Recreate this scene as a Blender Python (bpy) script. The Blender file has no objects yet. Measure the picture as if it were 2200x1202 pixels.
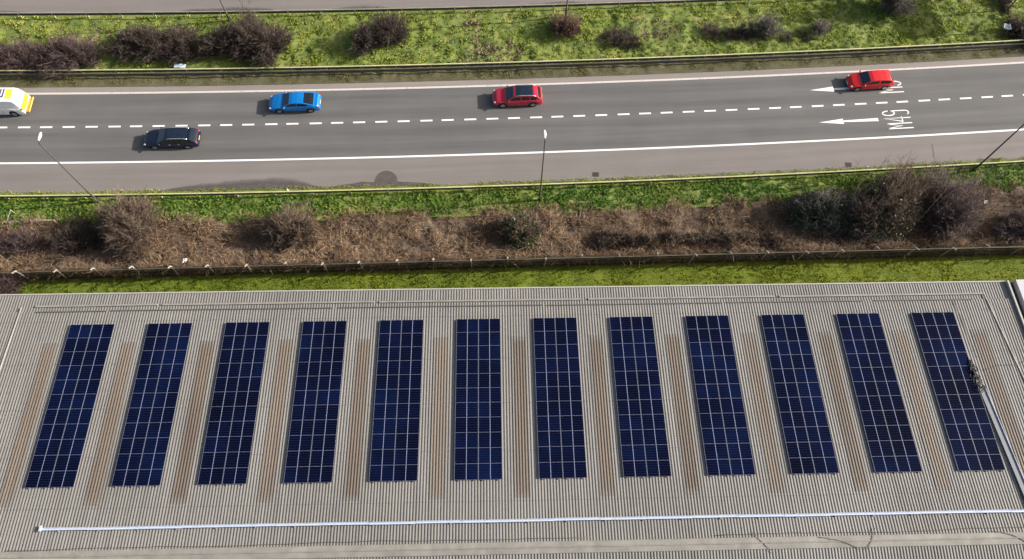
import bpy, bmesh, math, random
import numpy as np
from mathutils import Matrix, Vector

random.seed(7)
RNG = np.random.default_rng(11)
scene = bpy.context.scene
COL = scene.collection
PI = math.pi

# ------------------------------------------------------------------ camera
CAM_H = 57.0
FPX, CX, CY = 1620.0, 1100.0, 601.0            # focal length and centre in photo pixels (2200 wide)
nad = Vector(((1080 - CX) / FPX, -(1295 - CY) / FPX, -1)).normalized()
up = -nad
fw = Vector((0, 0, -1)); fw = (fw - up * fw.dot(up)).normalized()
rt = fw.cross(up)
R = Matrix((rt, fw, up))                        # camera axes to world axes
cam_d = bpy.data.cameras.new('camera')
cam_d.sensor_width = 36.0
cam_d.lens = FPX / 2200 * 36
cam_d.clip_start = 0.5
cam_d.clip_end = 3000
cam = bpy.data.objects.new('camera', cam_d)
COL.objects.link(cam)
cam.matrix_world = Matrix.Translation((0, 0, CAM_H)) @ R.to_4x4()
scene.camera = cam

# ------------------------------------------------------------------ light
SUN_EL, SUN_AZ = math.radians(23.5), math.radians(8.0)   # azimuth measured from +X towards +Y
w = bpy.data.worlds.new('World'); scene.world = w; w.use_nodes = True
nt = w.node_tree
sky = nt.nodes.new('ShaderNodeTexSky'); sky.sky_type = 'NISHITA'; sky.sun_disc = False
sky.sun_elevation = SUN_EL; sky.sun_rotation = PI / 2 - SUN_AZ
sky.air_density = 1.0; sky.dust_density = 5.0; sky.ozone_density = .6
bg = nt.nodes['Background']; bg.inputs['Strength'].default_value = 0.095
nt.links.new(sky.outputs[0], bg.inputs[0])
sun_d = bpy.data.lights.new('sun', 'SUN'); sun_d.energy = 4.95; sun_d.angle = math.radians(0.5)
sun_d.color = (1.0, 0.955, 0.89)
sun = bpy.data.objects.new('sun', sun_d); COL.objects.link(sun)
sd = Vector((math.cos(SUN_AZ) * math.cos(SUN_EL), math.sin(SUN_AZ) * math.cos(SUN_EL), math.sin(SUN_EL)))
sun.rotation_euler = sd.to_track_quat('Z', 'Y').to_euler()
sun.location = sd * 200
scene.view_settings.view_transform = 'Standard'
scene.view_settings.look = 'None'
scene.view_settings.gamma = 1
scene.view_settings.exposure = 0.68

# ------------------------------------------------------------------ helpers
def tag(o, label=None, cat=None, group=None, kind=None):
    if label: o['label'] = label
    if cat: o['category'] = cat
    if group: o['group'] = group
    if kind: o['kind'] = kind
    return o

def empty(name, loc=(0, 0, 0), rz=0.0, label=None, cat=None, group=None):
    o = bpy.data.objects.new(name, None); COL.objects.link(o)
    o.location = loc; o.rotation_euler = (0, 0, rz)
    return tag(o, label, cat, group)

def mesh_np(name, V, F, mat=None, tint=None, smooth=False):
    """V (n,3); F list of (m,k) index arrays."""
    V = np.ascontiguousarray(V, dtype=np.float32)
    if not isinstance(F, (list, tuple)): F = [F]
    F = [np.ascontiguousarray(f, dtype=np.int32) for f in F if len(f)]
    me = bpy.data.meshes.new(name)
    me.vertices.add(len(V)); me.vertices.foreach_set('co', V.ravel())
    nl = sum(f.size for f in F); npo = sum(len(f) for f in F)
    me.loops.add(nl); me.polygons.add(npo)
    me.loops.foreach_set('vertex_index', np.concatenate([f.ravel() for f in F]))
    starts = []; s = 0
    for f in F:
        starts.append(np.arange(len(f), dtype=np.int32) * f.shape[1] + s); s += f.size
    me.polygons.foreach_set('loop_start', np.concatenate(starts))
    if tint is not None:
        a = me.attributes.new('tint', 'FLOAT', 'POINT')
        a.data.foreach_set('value', np.ascontiguousarray(tint, dtype=np.float32))
    me.update(calc_edges=True)
    if smooth:
        me.polygons.foreach_set('use_smooth', np.ones(npo, dtype=bool))
    if mat: me.materials.append(mat)
    return me

def link(name, me, parent=None, loc=None):
    o = bpy.data.objects.new(name, me); COL.objects.link(o)
    if parent: o.parent = parent
    if loc is not None: o.location = loc
    return o

def copy_tree(o, parent=None):
    c = o.copy(); COL.objects.link(c)
    if parent: c.parent = parent
    for ch in list(o.children): copy_tree(ch, c)
    return c

class MB:
    """mesh builder collecting simple shapes into one mesh"""
    def __init__(s): s.v = []; s.f = []; s.sm = []
    def add(s, vs, fs, smooth=False):
        b = len(s.v); s.v += [tuple(v) for v in vs]
        s.f += [tuple(i + b for i in f) for f in fs]; s.sm += [smooth] * len(fs)
    def box(s, c, d, M=None):
        x, y, z = d[0] / 2, d[1] / 2, d[2] / 2
        vs = [Vector((i * x, j * y, k * z)) for k in (-1, 1) for j in (-1, 1) for i in (-1, 1)]
        vs = [(M @ v if M else v) + Vector(c) for v in vs]
        s.add(vs, [(0, 2, 3, 1), (4, 5, 7, 6), (0, 1, 5, 4), (2, 6, 7, 3), (0, 4, 6, 2), (1, 3, 7, 5)])
    def rbox(s, c, d, b=0.03, M=None):
        """box with chamfered vertical and top edges"""
        x, y, z = d[0] / 2, d[1] / 2, d[2] / 2
        rings = []
        for (zz, ins) in ((-z, b), (-z + b, 0), (z - b, 0), (z, b)):
            X, Y = x - ins, y - ins; B = b
            rings.append([(X, -Y + B), (X, Y - B), (X - B, Y), (-X + B, Y), (-X, Y - B), (-X, -Y + B), (-X + B, -Y), (X - B, -Y)])
            rings[-1] = [Vector((p[0], p[1], zz)) for p in rings[-1]]
        vs = [(M @ v if M else v) + Vector(c) for r in rings for v in r]
        fs = [tuple(range(7, -1, -1)), tuple(range(24, 32))]
        for k in range(3):
            for i in range(8):
                j = (i + 1) % 8
                fs.append((k * 8 + i, k * 8 + j, k * 8 + 8 + j, k * 8 + 8 + i))
        s.add(vs, fs)
    def tube(s, pts, rs, n=8, cap=True):
        pts = [Vector(p) for p in pts]
        if not isinstance(rs, (list, tuple)): rs = [rs] * len(pts)
        vs = []; fs = []
        for i, p in enumerate(pts):
            t = (pts[min(i + 1, len(pts) - 1)] - pts[max(i - 1, 0)]).normalized()
            a = t.orthogonal().normalized() if abs(t.z) > .9 else t.cross(Vector((0, 0, 1))).normalized()
            b = t.cross(a)
            for k in range(n):
                q = 2 * PI * k / n
                vs.append(p + (a * math.cos(q) + b * math.sin(q)) * rs[i])
        for i in range(len(pts) - 1):
            for k in range(n):
                j = (k + 1) % n
                fs.append((i * n + k, i * n + j, i * n + n + j, i * n + n + k))
        if cap:
            fs.append(tuple(range(n - 1, -1, -1))); fs.append(tuple(range(len(vs) - n, len(vs))))
        s.add(vs, fs, True)
    def ellip(s, c, r, nu=12, nv=8, M=None):
        vs = [Vector((0, 0, -1))]
        for i in range(1, nv):
            a = -PI / 2 + PI * i / nv
            vs += [Vector((math.cos(a) * math.cos(2 * PI * k / nu), math.cos(a) * math.sin(2 * PI * k / nu), math.sin(a))) for k in range(nu)]
        vs.append(Vector((0, 0, 1)))
        vs = [Vector((v.x * r[0], v.y * r[1], v.z * r[2])) for v in vs]
        vs = [(M @ v if M else v) + Vector(c) for v in vs]
        fs = [(0, 1 + (k + 1) % nu, 1 + k) for k in range(nu)]
        for i in range(nv - 2):
            for k in range(nu):
                j = (k + 1) % nu; o = 1 + i * nu
                fs.append((o + k, o + j, o + nu + j, o + nu + k))
        o = 1 + (nv - 2) * nu
        fs += [(o + k, o + (k + 1) % nu, len(vs) - 1) for k in range(nu)]
        s.add(vs, fs, True)
    def build(s, name, mat, parent=None, loc=None):
        me = bpy.data.meshes.new(name); me.from_pydata(s.v, [], s.f)
        me.polygons.foreach_set('use_smooth', s.sm); me.update()
        me.materials.append(mat)
        return link(name, me, parent, loc)

_tabs = {}
def vnoise(x, y, scale, seed=0):
    """smooth value noise, -1..1"""
    t = _tabs.setdefault(seed, np.random.default_rng(100 + seed).random((256, 256)) * 2 - 1)
    u = np.asarray(x) / scale + 1000; v = np.asarray(y) / scale + 1000
    iu = np.floor(u).astype(int); iv = np.floor(v).astype(int)
    fu = u - iu; fv = v - iv
    fu = fu * fu * (3 - 2 * fu); fv = fv * fv * (3 - 2 * fv)
    g = lambda a, b: t[a % 256, b % 256]
    return (g(iu, iv) * (1 - fu) + g(iu + 1, iv) * fu) * (1 - fv) + (g(iu, iv + 1) * (1 - fu) + g(iu + 1, iv + 1) * fu) * fv

# road frame: s runs along the carriageway (metres, = x of the centre line), off is measured to the left of it (away from the roof)
def road_y(s):
    s = np.asarray(s, dtype=float)
    c = np.clip(s, -110, 110)
    return 40.30 + .0727 * c + .00035 * c * c + (s - c) * (.0727 + .0007 * c)
def road_t(s):
    c = np.clip(np.asarray(s, dtype=float), -110, 110); m = .0727 + .0007 * c
    k = np.sqrt(1 + m * m); return 1 / k, m / k
def P(s, off, z=0.0):
    tx, ty = road_t(s); return np.stack(np.broadcast_arrays(s - ty * off, road_y(s) + tx * off, z), -1).astype(float)
def PV(s, off, z=0.0): return Vector([float(a) for a in P(s, off, z)])
def ang(s): tx, ty = road_t(s); return math.atan2(float(ty), float(tx))
def off_of(x, y):
    s = np.array(x, dtype=float)
    for _ in range(4):
        tx, ty = road_t(s); off = (y - road_y(s)) * tx; s = x + off * ty
    return s, (y - road_y(s)) / road_t(s)[0] * 1.0 * road_t(s)[0] ** 2
def fence_y(x): return 25.52 + .0597 * x - .00002 * x * x

# ------------------------------------------------------------------ materials
def nodes(name):
    m = bpy.data.materials.new(name); m.use_nodes = True
    t = m.node_tree; b = t.nodes['Principled BSDF']
    return m, t, b
def N(t, kind, **kw):
    n = t.nodes.new(kind)
    for k, v in kw.items():
        if k in n.inputs: n.inputs[k].default_value = v
        else: setattr(n, k, v)
    return n
def noise(t, vec, scale, detail=4, rough=.6):
    n = N(t, 'ShaderNodeTexNoise'); n.inputs['Scale'].default_value = scale
    n.inputs['Detail'].default_value = detail; n.inputs['Roughness'].default_value = rough
    t.links.new(vec, n.inputs['Vector']); return n.outputs['Fac']
def ramp(t, fac, stops):
    r = N(t, 'ShaderNodeValToRGB'); e = r.color_ramp.elements
    while len(e) < len(stops): e.new(.5)
    for q, (p, c) in zip(e, stops): q.position = p; q.color = (*c, 1) if len(c) == 3 else c
    t.links.new(fac, r.inputs[0]); return r.outputs[0]
def mixc(t, fac, a, b, mode='MIX'):
    m = N(t, 'ShaderNodeMix'); m.data_type = 'RGBA'; m.blend_type = mode
    for k, v in ((0, fac), (6, a), (7, b)):
        if hasattr(v, 'links') or hasattr(v, 'is_linked'): t.links.new(v, m.inputs[k])
        else: m.inputs[k].default_value = v if k == 0 else (*v, 1)
    return m.outputs[2]
def mth(t, op, a, b=0.0, c=None):
    m = N(t, 'ShaderNodeMath'); m.operation = op
    for k, v in enumerate((a, b, c)):
        if v is None: continue
        if hasattr(v, 'is_linked'): t.links.new(v, m.inputs[k])
        else: m.inputs[k].default_value = v
    return m.outputs[0]
def geo(t): return N(t, 'ShaderNodeNewGeometry').outputs['Position']
def bump(t, b, h, strength=.4, dist=.02):
    n = N(t, 'ShaderNodeBump'); n.inputs['Strength'].default_value = strength; n.inputs['Distance'].default_value = dist
    t.links.new(h, n.inputs['Height']); t.links.new(n.outputs[0], b.inputs['Normal'])

def flat(name, col, rough=.5, metal=0.0, coat=0.0, var=.12, scale=6.0):
    """a plain material with a little blotchy variation"""
    m, t, b = nodes(name)
    f = noise(t, N(t, 'ShaderNodeTexCoord').outputs['Object'], scale)
    c = ramp(t, f, [(.3, tuple(x * (1 - var) for x in col)), (.7, tuple(min(1, x * (1 + var)) for x in col))])
    t.links.new(c, b.inputs['Base Color'])
    b.inputs['Roughness'].default_value = rough; b.inputs['Metallic'].default_value = metal
    b.inputs['Coat Weight'].default_value = coat
    return m

def asphalt(name, c0, c1, lanes=True):
    m, t, b = nodes(name)
    uv = N(t, 'ShaderNodeUVMap').outputs[0]
    sx = N(t, 'ShaderNodeSeparateXYZ'); t.links.new(uv, sx.inputs[0])
    mp = N(t, 'ShaderNodeMapping'); mp.inputs['Scale'].default_value = (.035, 1.0, 1); t.links.new(uv, mp.inputs[0])
    streak = noise(t, mp.outputs[0], 1.6, 3, .55)          # long streaks along the lanes
    blotch = noise(t, uv, .22, 4, .6)
    grain = noise(t, uv, 14, 3, .7)
    f = mth(t, 'ADD', mth(t, 'MULTIPLY', streak, .55), mth(t, 'MULTIPLY', blotch, .3))
    f = mth(t, 'ADD', f, mth(t, 'MULTIPLY', grain, .15))
    if lanes:
        # wheel tracks polished a little lighter, the oil line between them a little darker: four waves per two lanes
        wv = mth(t, 'COSINE', mth(t, 'MULTIPLY', sx.outputs['Y'], 2 * PI / 1.83))
        f = mth(t, 'ADD', f, mth(t, 'MULTIPLY', wv, .055))
    c = ramp(t, f, [(.32, c0), (.68, c1)])
    t.links.new(c, b.inputs['Base Color']); b.inputs['Roughness'].default_value = .85
    bump(t, b, grain, .3, .01)
    return m

M = {}
M['asphalt'] = asphalt('asphalt', (0.0944, 0.0920, 0.0912), (0.1488, 0.1448, 0.1424))
M['shoulder'] = asphalt('pale shoulder asphalt', (0.1665, 0.1480, 0.1391), (0.2220, 0.1998, 0.1887), False)
M['gravel'] = asphalt('dusty road edge', (0.2000, 0.1760, 0.1600), (0.2880, 0.2560, 0.2320), False)
M['stain'] = flat('damp silt', (.115, .098, .092), .8, scale=1.5)

def paint(name, col, wear=.38):
    m, t, b = nodes(name)
    g = geo(t); f = noise(t, g, 3.5, 6, .75)
    c = ramp(t, f, [(wear - .06, (.30, .29, .285)), (wear + .05, col)])
    t.links.new(c, b.inputs['Base Color']); b.inputs['Roughness'].default_value = .6
    return m
M['line'] = paint('white road paint', (.82, .82, .80), .30)
M['line_worn'] = paint('dusty worn road paint', (.62, .57, .54), .40)

def foliage(name, stops, transl=.25, nscale=.12, mixn=.6, rough=.7, drift=0.0):
    """blade / leaf colours: a per-blade random tint mixed with broad patches"""
    m, t, b = nodes(name)
    at_ = N(t, 'ShaderNodeAttribute'); at_.attribute_name = 'tint'
    n = noise(t, geo(t), nscale, 4, .6)
    n = mth(t, 'ADD', mth(t, 'MULTIPLY', mth(t, 'SUBTRACT', n, .5), 1.9), .5)
    f = mth(t, 'ADD', mth(t, 'MULTIPLY', n, mixn), mth(t, 'MULTIPLY', at_.outputs['Fac'], 1 - mixn))
    if drift:   # deep green shifting to yellow green along x
        sp = N(t, 'ShaderNodeSeparateXYZ'); t.links.new(geo(t), sp.inputs[0]); f = mth(t, 'ADD', f, mth(t, 'MULTIPLY', sp.outputs['X'], drift))
    c = ramp(t, f, stops)
    t.links.new(c, b.inputs['Base Color']); b.inputs['Roughness'].default_value = rough
    b.inputs['Specular IOR Level'].default_value = .25
    if transl:
        tr = N(t, 'ShaderNodeBsdfTranslucent'); t.links.new(c, tr.inputs[0])
        mx = N(t, 'ShaderNodeMixShader'); mx.inputs[0].default_value = transl
        t.links.new(b.outputs[0], mx.inputs[1]); t.links.new(tr.outputs[0], mx.inputs[2])
        t.links.new(mx.outputs[0], t.nodes['Material Output'].inputs[0])
    return m
M['grass_rough'] = foliage('rough verge grass', [(.10, (.110, .175, .020)), (.4, (.260, .335, .040)), (.66, (.405, .440, .080)), (.9, (.56, .48, .20))])
M['grass_green'] = foliage('lush bank grass', [(.12, (0.0448, 0.1232, 0.0202)), (.45, (0.1176, 0.2296, 0.0291)), (.75, (0.2408, 0.3024, 0.0448)), (.95, (0.3584, 0.3360, 0.0896))])
M['grass_lawn'] = foliage('mown lawn grass', [(.1, (0.0754, 0.1242, 0.0092)), (.45, (0.1656, 0.2162, 0.0110)), (.75, (0.2760, 0.2944, 0.0147)), (.95, (0.3496, 0.3404, 0.0276))], nscale=.10, drift=.0085)
M['grass_dry'] = foliage('dry verge grass', [(.1, (.12, .13, .035)), (.45, (.21, .20, .065)), (.75, (.31, .26, .11)), (.95, (.40, .33, .18))])
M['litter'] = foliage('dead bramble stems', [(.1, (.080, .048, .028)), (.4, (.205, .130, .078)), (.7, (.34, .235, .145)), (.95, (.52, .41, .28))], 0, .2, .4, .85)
M['straw'] = foliage('bleached dead grass', [(.1, (.20, .15, .09)), (.9, (.40, .32, .20))], .1, .3, .3, .85)
def twigmat(name, a, bcol, c): return foliage(name, [(.1, a), (.5, bcol), (.92, c)], 0, .5, .25, .8)
M['twig_brown'] = twigmat('brown winter twigs', (.045, .030, .023), (.125, .086, .064), (.30, .235, .175))
M['twig_dark'] = twigmat('dark winter twigs', (.026, .018, .015), (.064, .047, .039), (.18, .142, .118))
M['twig_purple'] = twigmat('purple brown twigs', (.038, .024, .024), (.088, .058, .055), (.22, .165, .155))
M['twig_mauve'] = twigmat('mauve brown twigs', (.055, .040, .038), (.145, .105, .095), (.32, .26, .235))
M['twig_red'] = twigmat('reddish twigs', (.060, .032, .026), (.140, .080, .064), (.26, .175, .14))
M['twig_grey'] = twigmat('grey winter twigs', (.07, .062, .055), (.15, .13, .115), (.32, .285, .25))
M['ivy'] = foliage('dark ivy leaves', [(.1, (.030, .045, .020)), (.5, (.085, .110, .048)), (.85, (.22, .25, .12)), (1, (.36, .38, .22))], .15, .6, .3, .45)
M['bramble_leaf'] = foliage('old bramble leaves', [(.1, (.06, .055, .025)), (.5, (.12, .10, .045)), (.9, (.20, .17, .08))], .15, .6, .3, .6)

def soil(name, stops, scale=.6):
    m, t, b = nodes(name)
    g = geo(t); f = noise(t, g, scale, 6, .7)
    t.links.new(ramp(t, f, stops), b.inputs['Base Color']); b.inputs['Roughness'].default_value = .95
    bump(t, b, noise(t, g, 6, 5, .7), .6, .05)
    return m
M['soil_green'] = soil('turf', [(.30, (.062, .100, .018)), (.5, (.145, .188, .036)), (.72, (.25, .245, .080))])
M['soil_lawn'] = soil('lawn turf', [(.3, (.082, .120, .010)), (.7, (.18, .22, .014))])
M['soil_dry'] = soil('dry turf', [(.3, (.062, .064, .028)), (.55, (.112, .104, .052)), (.75, (.17, .142, .085))])
M['soil_brown'] = soil('leaf litter', [(.3, (.050, .034, .024)), (.55, (.11, .075, .050)), (.75, (.17, .12, .08))])
M['land'] = soil('far land', [(.3, (.05, .07, .02)), (.7, (.10, .11, .04))], .05)

# corrugated roof sheet: weathered fibre cement, streaked along the fall
def roofmat(name, stops, streak=1.0, rnd=False):
    m, t, b = nodes(name)
    uv = N(t, 'ShaderNodeUVMap').outputs[0]
    mp = N(t, 'ShaderNodeMapping'); mp.inputs['Scale'].default_value = (2.2, .07, 1); t.links.new(uv, mp.inputs[0])
    st = noise(t, mp.outputs[0], 1.0, 5, .65)
    bl = noise(t, uv, .10, 3, .5)
    gr = noise(t, uv, 2.5, 6, .75)
    f = mth(t, 'ADD', mth(t, 'ADD', mth(t, 'MULTIPLY', st, .5), mth(t, 'MULTIPLY', bl, .3)), mth(t, 'MULTIPLY', gr, .2))
    if rnd: f = mth(t, 'ADD', f, mth(t, 'MULTIPLY', mth(t, 'SUBTRACT', N(t, 'ShaderNodeObjectInfo').outputs['Random'], .5), .16))
    c = ramp(t, f, stops)
    if rnd:   # grime thins out towards the sides and ends of a rooflight
        u2 = N(t, 'ShaderNodeUVMap'); u2.uv_map = 'Local'; s2 = N(t, 'ShaderNodeSeparateXYZ'); t.links.new(u2.outputs[0], s2.inputs[0])
        e = mth(t, 'MULTIPLY', mth(t, 'SUBTRACT', .5, mth(t, 'ABSOLUTE', mth(t, 'SUBTRACT', s2.outputs['X'], .5))), 10.0)
        e2 = mth(t, 'MULTIPLY', mth(t, 'SUBTRACT', .5, mth(t, 'ABSOLUTE', mth(t, 'SUBTRACT', s2.outputs['Y'], .5))), 22.0)
        e = mth(t, 'ADD', mth(t, 'MINIMUM', e, e2), mth(t, 'MULTIPLY', mth(t, 'SUBTRACT', st, .5), 2.2))
        cl = N(t, 'ShaderNodeClamp'); t.links.new(e, cl.inputs[0])
        c = mixc(t, cl.outputs[0], (0.1617, 0.1517, 0.1371), c)
    else:     # end laps of the sheets show as faint darker lines every three metres
        sx = N(t, 'ShaderNodeSeparateXYZ'); t.links.new(uv, sx.inputs[0])
        lp = mth(t, 'LESS_THAN', mth(t, 'FRACT', mth(t, 'DIVIDE', mth(t, 'ADD', sx.outputs['Y'], .3), 3.35)), .018)
        c = mixc(t, mth(t, 'MULTIPLY', lp, .5), c, (.12, .11, .10))
    t.links.new(c, b.inputs['Base Color'])
    b.inputs['Roughness'].default_value = .72
    return m
M['sheet'] = roofmat('weathered roof sheet', [(.30, (.120, .112, .101)), (.5, (.192, .183, .169)), (.70, (.262, .252, .238))])
M['rooflight'] = roofmat('brown aged rooflight', [(.30, (.090, .070, .053)), (.5, (.145, .116, .091)), (.70, (.205, .172, .140))], 1, True)
M['trim'] = flat('pale flashing', (0.4000, 0.3840, 0.3440), .5, var=.1)
M['trim_dull'] = flat('dull ridge flashing', (0.2550, 0.2422, 0.2167), .7, var=.18, scale=1.2)
M['capping'] = flat('smooth lilac grey capping', (.50, .49, .52), .45, var=.06)
M['gutter'] = flat('dark gutter', (.03, .03, .032), .6)
M['wall'] = flat('cladding', (.28, .28, .27), .6)
M['tray'] = flat('galvanised cable tray', (.50, .57, .70), .4, .0, var=.08)
M['tray_dull'] = flat('dull blue grey tray', (.20, .21, .23), .6, .0, var=.1)
M['cable'] = flat('black cable', (.012, .012, .014), .5)
M['wire'] = flat('grey wire', (.10, .095, .088), .6)
M['alu'] = flat('module frame aluminium', (.18, .19, .25), .5, .1, var=.05)
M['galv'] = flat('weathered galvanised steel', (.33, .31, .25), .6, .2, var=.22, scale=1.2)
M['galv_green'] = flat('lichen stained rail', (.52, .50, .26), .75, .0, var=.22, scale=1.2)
M['rail_shaded'] = flat('shade painted barrier beam', (.085, .080, .058), .8, var=.25, scale=1.0)  # shade of the beam face painted into its colour
M['post'] = flat('rail post steel', (.42, .40, .33), .6, .2)
M['lamp_steel'] = flat('lamp column steel', (.055, .050, .045), .6, .2)
M['lamp_head'] = flat('pale lamp housing', (.74, .75, .74), .4)
M['lamp_glass'] = flat('lamp bowl', (.55, .58, .58), .15)
M['concrete'] = flat('concrete fence post', (.34, .30, .265), .85, var=.2, scale=3)
M['white'] = flat('white plastic', (.8, .8, .78), .5)
M['litter_blue'] = flat('pale blue plastic sheet', (.55, .68, .80), .45)
M['iron'] = flat('cast iron gully', (.06, .055, .05), .7)
M['sign_back'] = flat('grey sign back', (.30, .31, .31), .5)

# solar cells: half-cut module, ten rows of cells across, bright centre gap
def cellmat():
    m, t, b = nodes('dark blue solar cells')
    oc = N(t, 'ShaderNodeTexCoord').outputs['Object']
    s = N(t, 'ShaderNodeSeparateXYZ'); t.links.new(oc, s.inputs[0])
    rnd = N(t, 'ShaderNodeObjectInfo').outputs['Random']
    row = mth(t, 'ABSOLUTE', mth(t, 'SUBTRACT', mth(t, 'FRACT', mth(t, 'DIVIDE', s.outputs['Y'], 1.02 / 6)), .5))
    gap = mth(t, 'GREATER_THAN', row, .445)
    cg = mth(t, 'LESS_THAN', mth(t, 'ABSOLUTE', s.outputs['X']), 0.016)
    n = noise(t, geo(t), .22, 3, .6)
    f = mth(t, 'ADD', mth(t, 'MULTIPLY', rnd, .22), mth(t, 'MULTIPLY_ADD', n, 1.5, -.36))
    base = ramp(t, f, [(.2, (.0016, .0021, .0095)), (.5, (.0020, .0036, .018)), (.85, (.0026, .0078, .040))])
    c = mixc(t, mth(t, 'MULTIPLY', gap, .75), base, (.018, .027, .062))
    c = mixc(t, cg, c, (.27, .30, .43))
    t.links.new(c, b.inputs['Base Color'])
    b.inputs['Roughness'].default_value = .32; b.inputs['Specular IOR Level'].default_value = .035
    return m
M['cells'] = cellmat()

def carpaint(name, col, rough=.32, metal=.0, coat=.35):
    m, t, b = nodes(name)
    f = noise(t, N(t, 'ShaderNodeTexCoord').outputs['Object'], 2.0, 4)
    t.links.new(ramp(t, f, [(.3, tuple(x * .93 for x in col)), (.7, tuple(min(1, x * 1.05) for x in col))]), b.inputs['Base Color'])
    b.inputs['Roughness'].default_value = rough; b.inputs['Metallic'].default_value = metal
    b.inputs['Coat Weight'].default_value = coat; b.inputs['Coat Roughness'].default_value = .08
    return m
M['blue'] = carpaint('bright blue car paint', (.002, .165, .50))
M['navy'] = carpaint('navy car paint', (.010, .016, .042), .3, .3)
M['crimson'] = carpaint('crimson car paint', (.46, .022, .050))
M['red'] = carpaint('scarlet car paint', (.62, .012, .014))
M['vwhite'] = carpaint('white van paint', (.86, .87, .88))
M['yellow'] = carpaint('fluorescent yellow panel', (.80, .72, .05), .5, 0, .1)
M['amber'] = carpaint('amber tail board', (.72, .42, .07), .5, 0, .1)
M['chev'] = carpaint('dark chevron', (.42, .30, .01), .5, 0, .1)
M['decal'] = flat('dark blue decal', (.06, .065, .16), .5)
M['decal_black'] = flat('black decal', (.012, .014, .03), .5)
M['glass'] = carpaint('tinted car glass', (.012, .016, .024), .08, 0, 0)
M['glass_blue'] = carpaint('pale tinted screen glass', (.035, .055, .085), .10, 0, 0)
M['roof_black'] = carpaint('glossy dark roof glass', (.012, .020, .036), .12, 0, .4)
M['tyre'] = flat('tyre rubber', (.018, .018, .018), .85)
M['rim'] = flat('alloy rim', (.42, .42, .43), .3, .7)
M['lampclear'] = flat('clear headlight', (.62, .64, .66), .12)
M['lampred'] = flat('red tail light', (.34, .010, .010), .2)
M['plate_y'] = flat('yellow plate', (.72, .55, .06), .5)
M['plate_w'] = flat('white plate', (.75, .75, .72), .5)
M['plastic'] = flat('black trim plastic', (.02, .02, .021), .6)
M['chrome'] = flat('bright roof rail', (.72, .72, .72), .22, .6)

# ------------------------------------------------------------------ ground, roads
def sheet(name, S, offs, z, mat, parent=None, kind='structure', zf=None):
    """strip along the road frame with uv in metres"""
    S = np.asarray(S); offs = np.asarray(offs, dtype=float)
    V = np.concatenate([P(S, np.full(len(S), o), np.full(len(S), z)) for o in offs])
    n = len(S); F = []
    for k in range(len(offs) - 1):
        a = np.arange(n - 1) + k * n
        F.append(np.stack([a, a + 1, a + 1 + n, a + n], 1))
    F = np.concatenate(F)
    me = mesh_np(name, V, F, mat)
    uvl = me.uv_layers.new(name='UVMap')
    uvv = np.concatenate([np.stack([S, np.full(n, o)], 1) for o in offs]).astype(np.float32)
    uvl.data.foreach_set('uv', uvv[F.ravel()].ravel())
    o = link(name, me, parent)
    if kind and not parent: o['kind'] = kind
    return o

g = MB(); g.add([(-900, -700, -.25), (900, -700, -.25), (900, 1500, -.25), (-900, 1500, -.25)], [(0, 1, 2, 3)])
tag(g.build('ground', M['land']), kind='structure')

S_ALL = np.arange(-160, 161, 2.0)
road = sheet('road', S_ALL, [-3.75, -1.8, 0, 1.8, 3.75], 0.0, M['asphalt'])
sheet('hard_shoulder', S_ALL, [-6.75, -3.75], 0.0, M['shoulder'])
sheet('road_edge_strip', S_ALL, [3.75, 4.45], 0.0, M['gravel'])
sheet('far_shoulder', S_ALL, [12.75, 16.2], 0.0, M['shoulder'])
sheet('far_road', S_ALL, [16.2, 18.0, 20, 22, 23.6], 0.0, M['asphalt'])

# painted markings: parts of the road
def band(name, s0, s1, o0, o1, mat, z=.004):
    S = np.linspace(s0, s1, max(2, int(abs(s1 - s0) / 2) + 2))
    return sheet(name, S, [o0, o1], z, mat, road)
band('edge_line', -160, 160, -3.77, -3.59, M['line'], .005)
band('edge_line', -160, 160, 3.60, 3.80, M['line_worn'], .005)
k = 0; s = -62.30
while s < 62:
    j = random.uniform(-.06, .06)
    band('lane_dash', s + j, s + j + 1.08, -.085 + .05, .085 + .05, M['line'])
    s += 1.985

def ribbon(mb, pts, wd, zz=.006):
    """a flat painted stroke through points given in (along, across) metres"""
    pts = [Vector(p) for p in pts]; L = []; Rr = []
    for i, p in enumerate(pts):
        d0 = (pts[i] - pts[i - 1]).normalized() if i else None
        d1 = (pts[i + 1] - pts[i]).normalized() if i < len(pts) - 1 else None
        if d0 is None: d0 = d1
        if d1 is None: d1 = d0
        n0 = Vector((-d0.y, d0.x)); n1 = Vector((-d1.y, d1.x)); nn = (n0 + n1)
        nn = nn.normalized() if nn.length > .2 else n0
        k = min(1.6, 1 / max(.3, nn.dot(n0)))
        L.append(p + nn * wd / 2 * k); Rr.append(p - nn * wd / 2 * k)
    n = len(pts)
    mb.add([PV(q.x, q.y, zz) for q in L + Rr], [(i, i + n, i + 1 + n, i + 1) for i in range(n - 1)])

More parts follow.
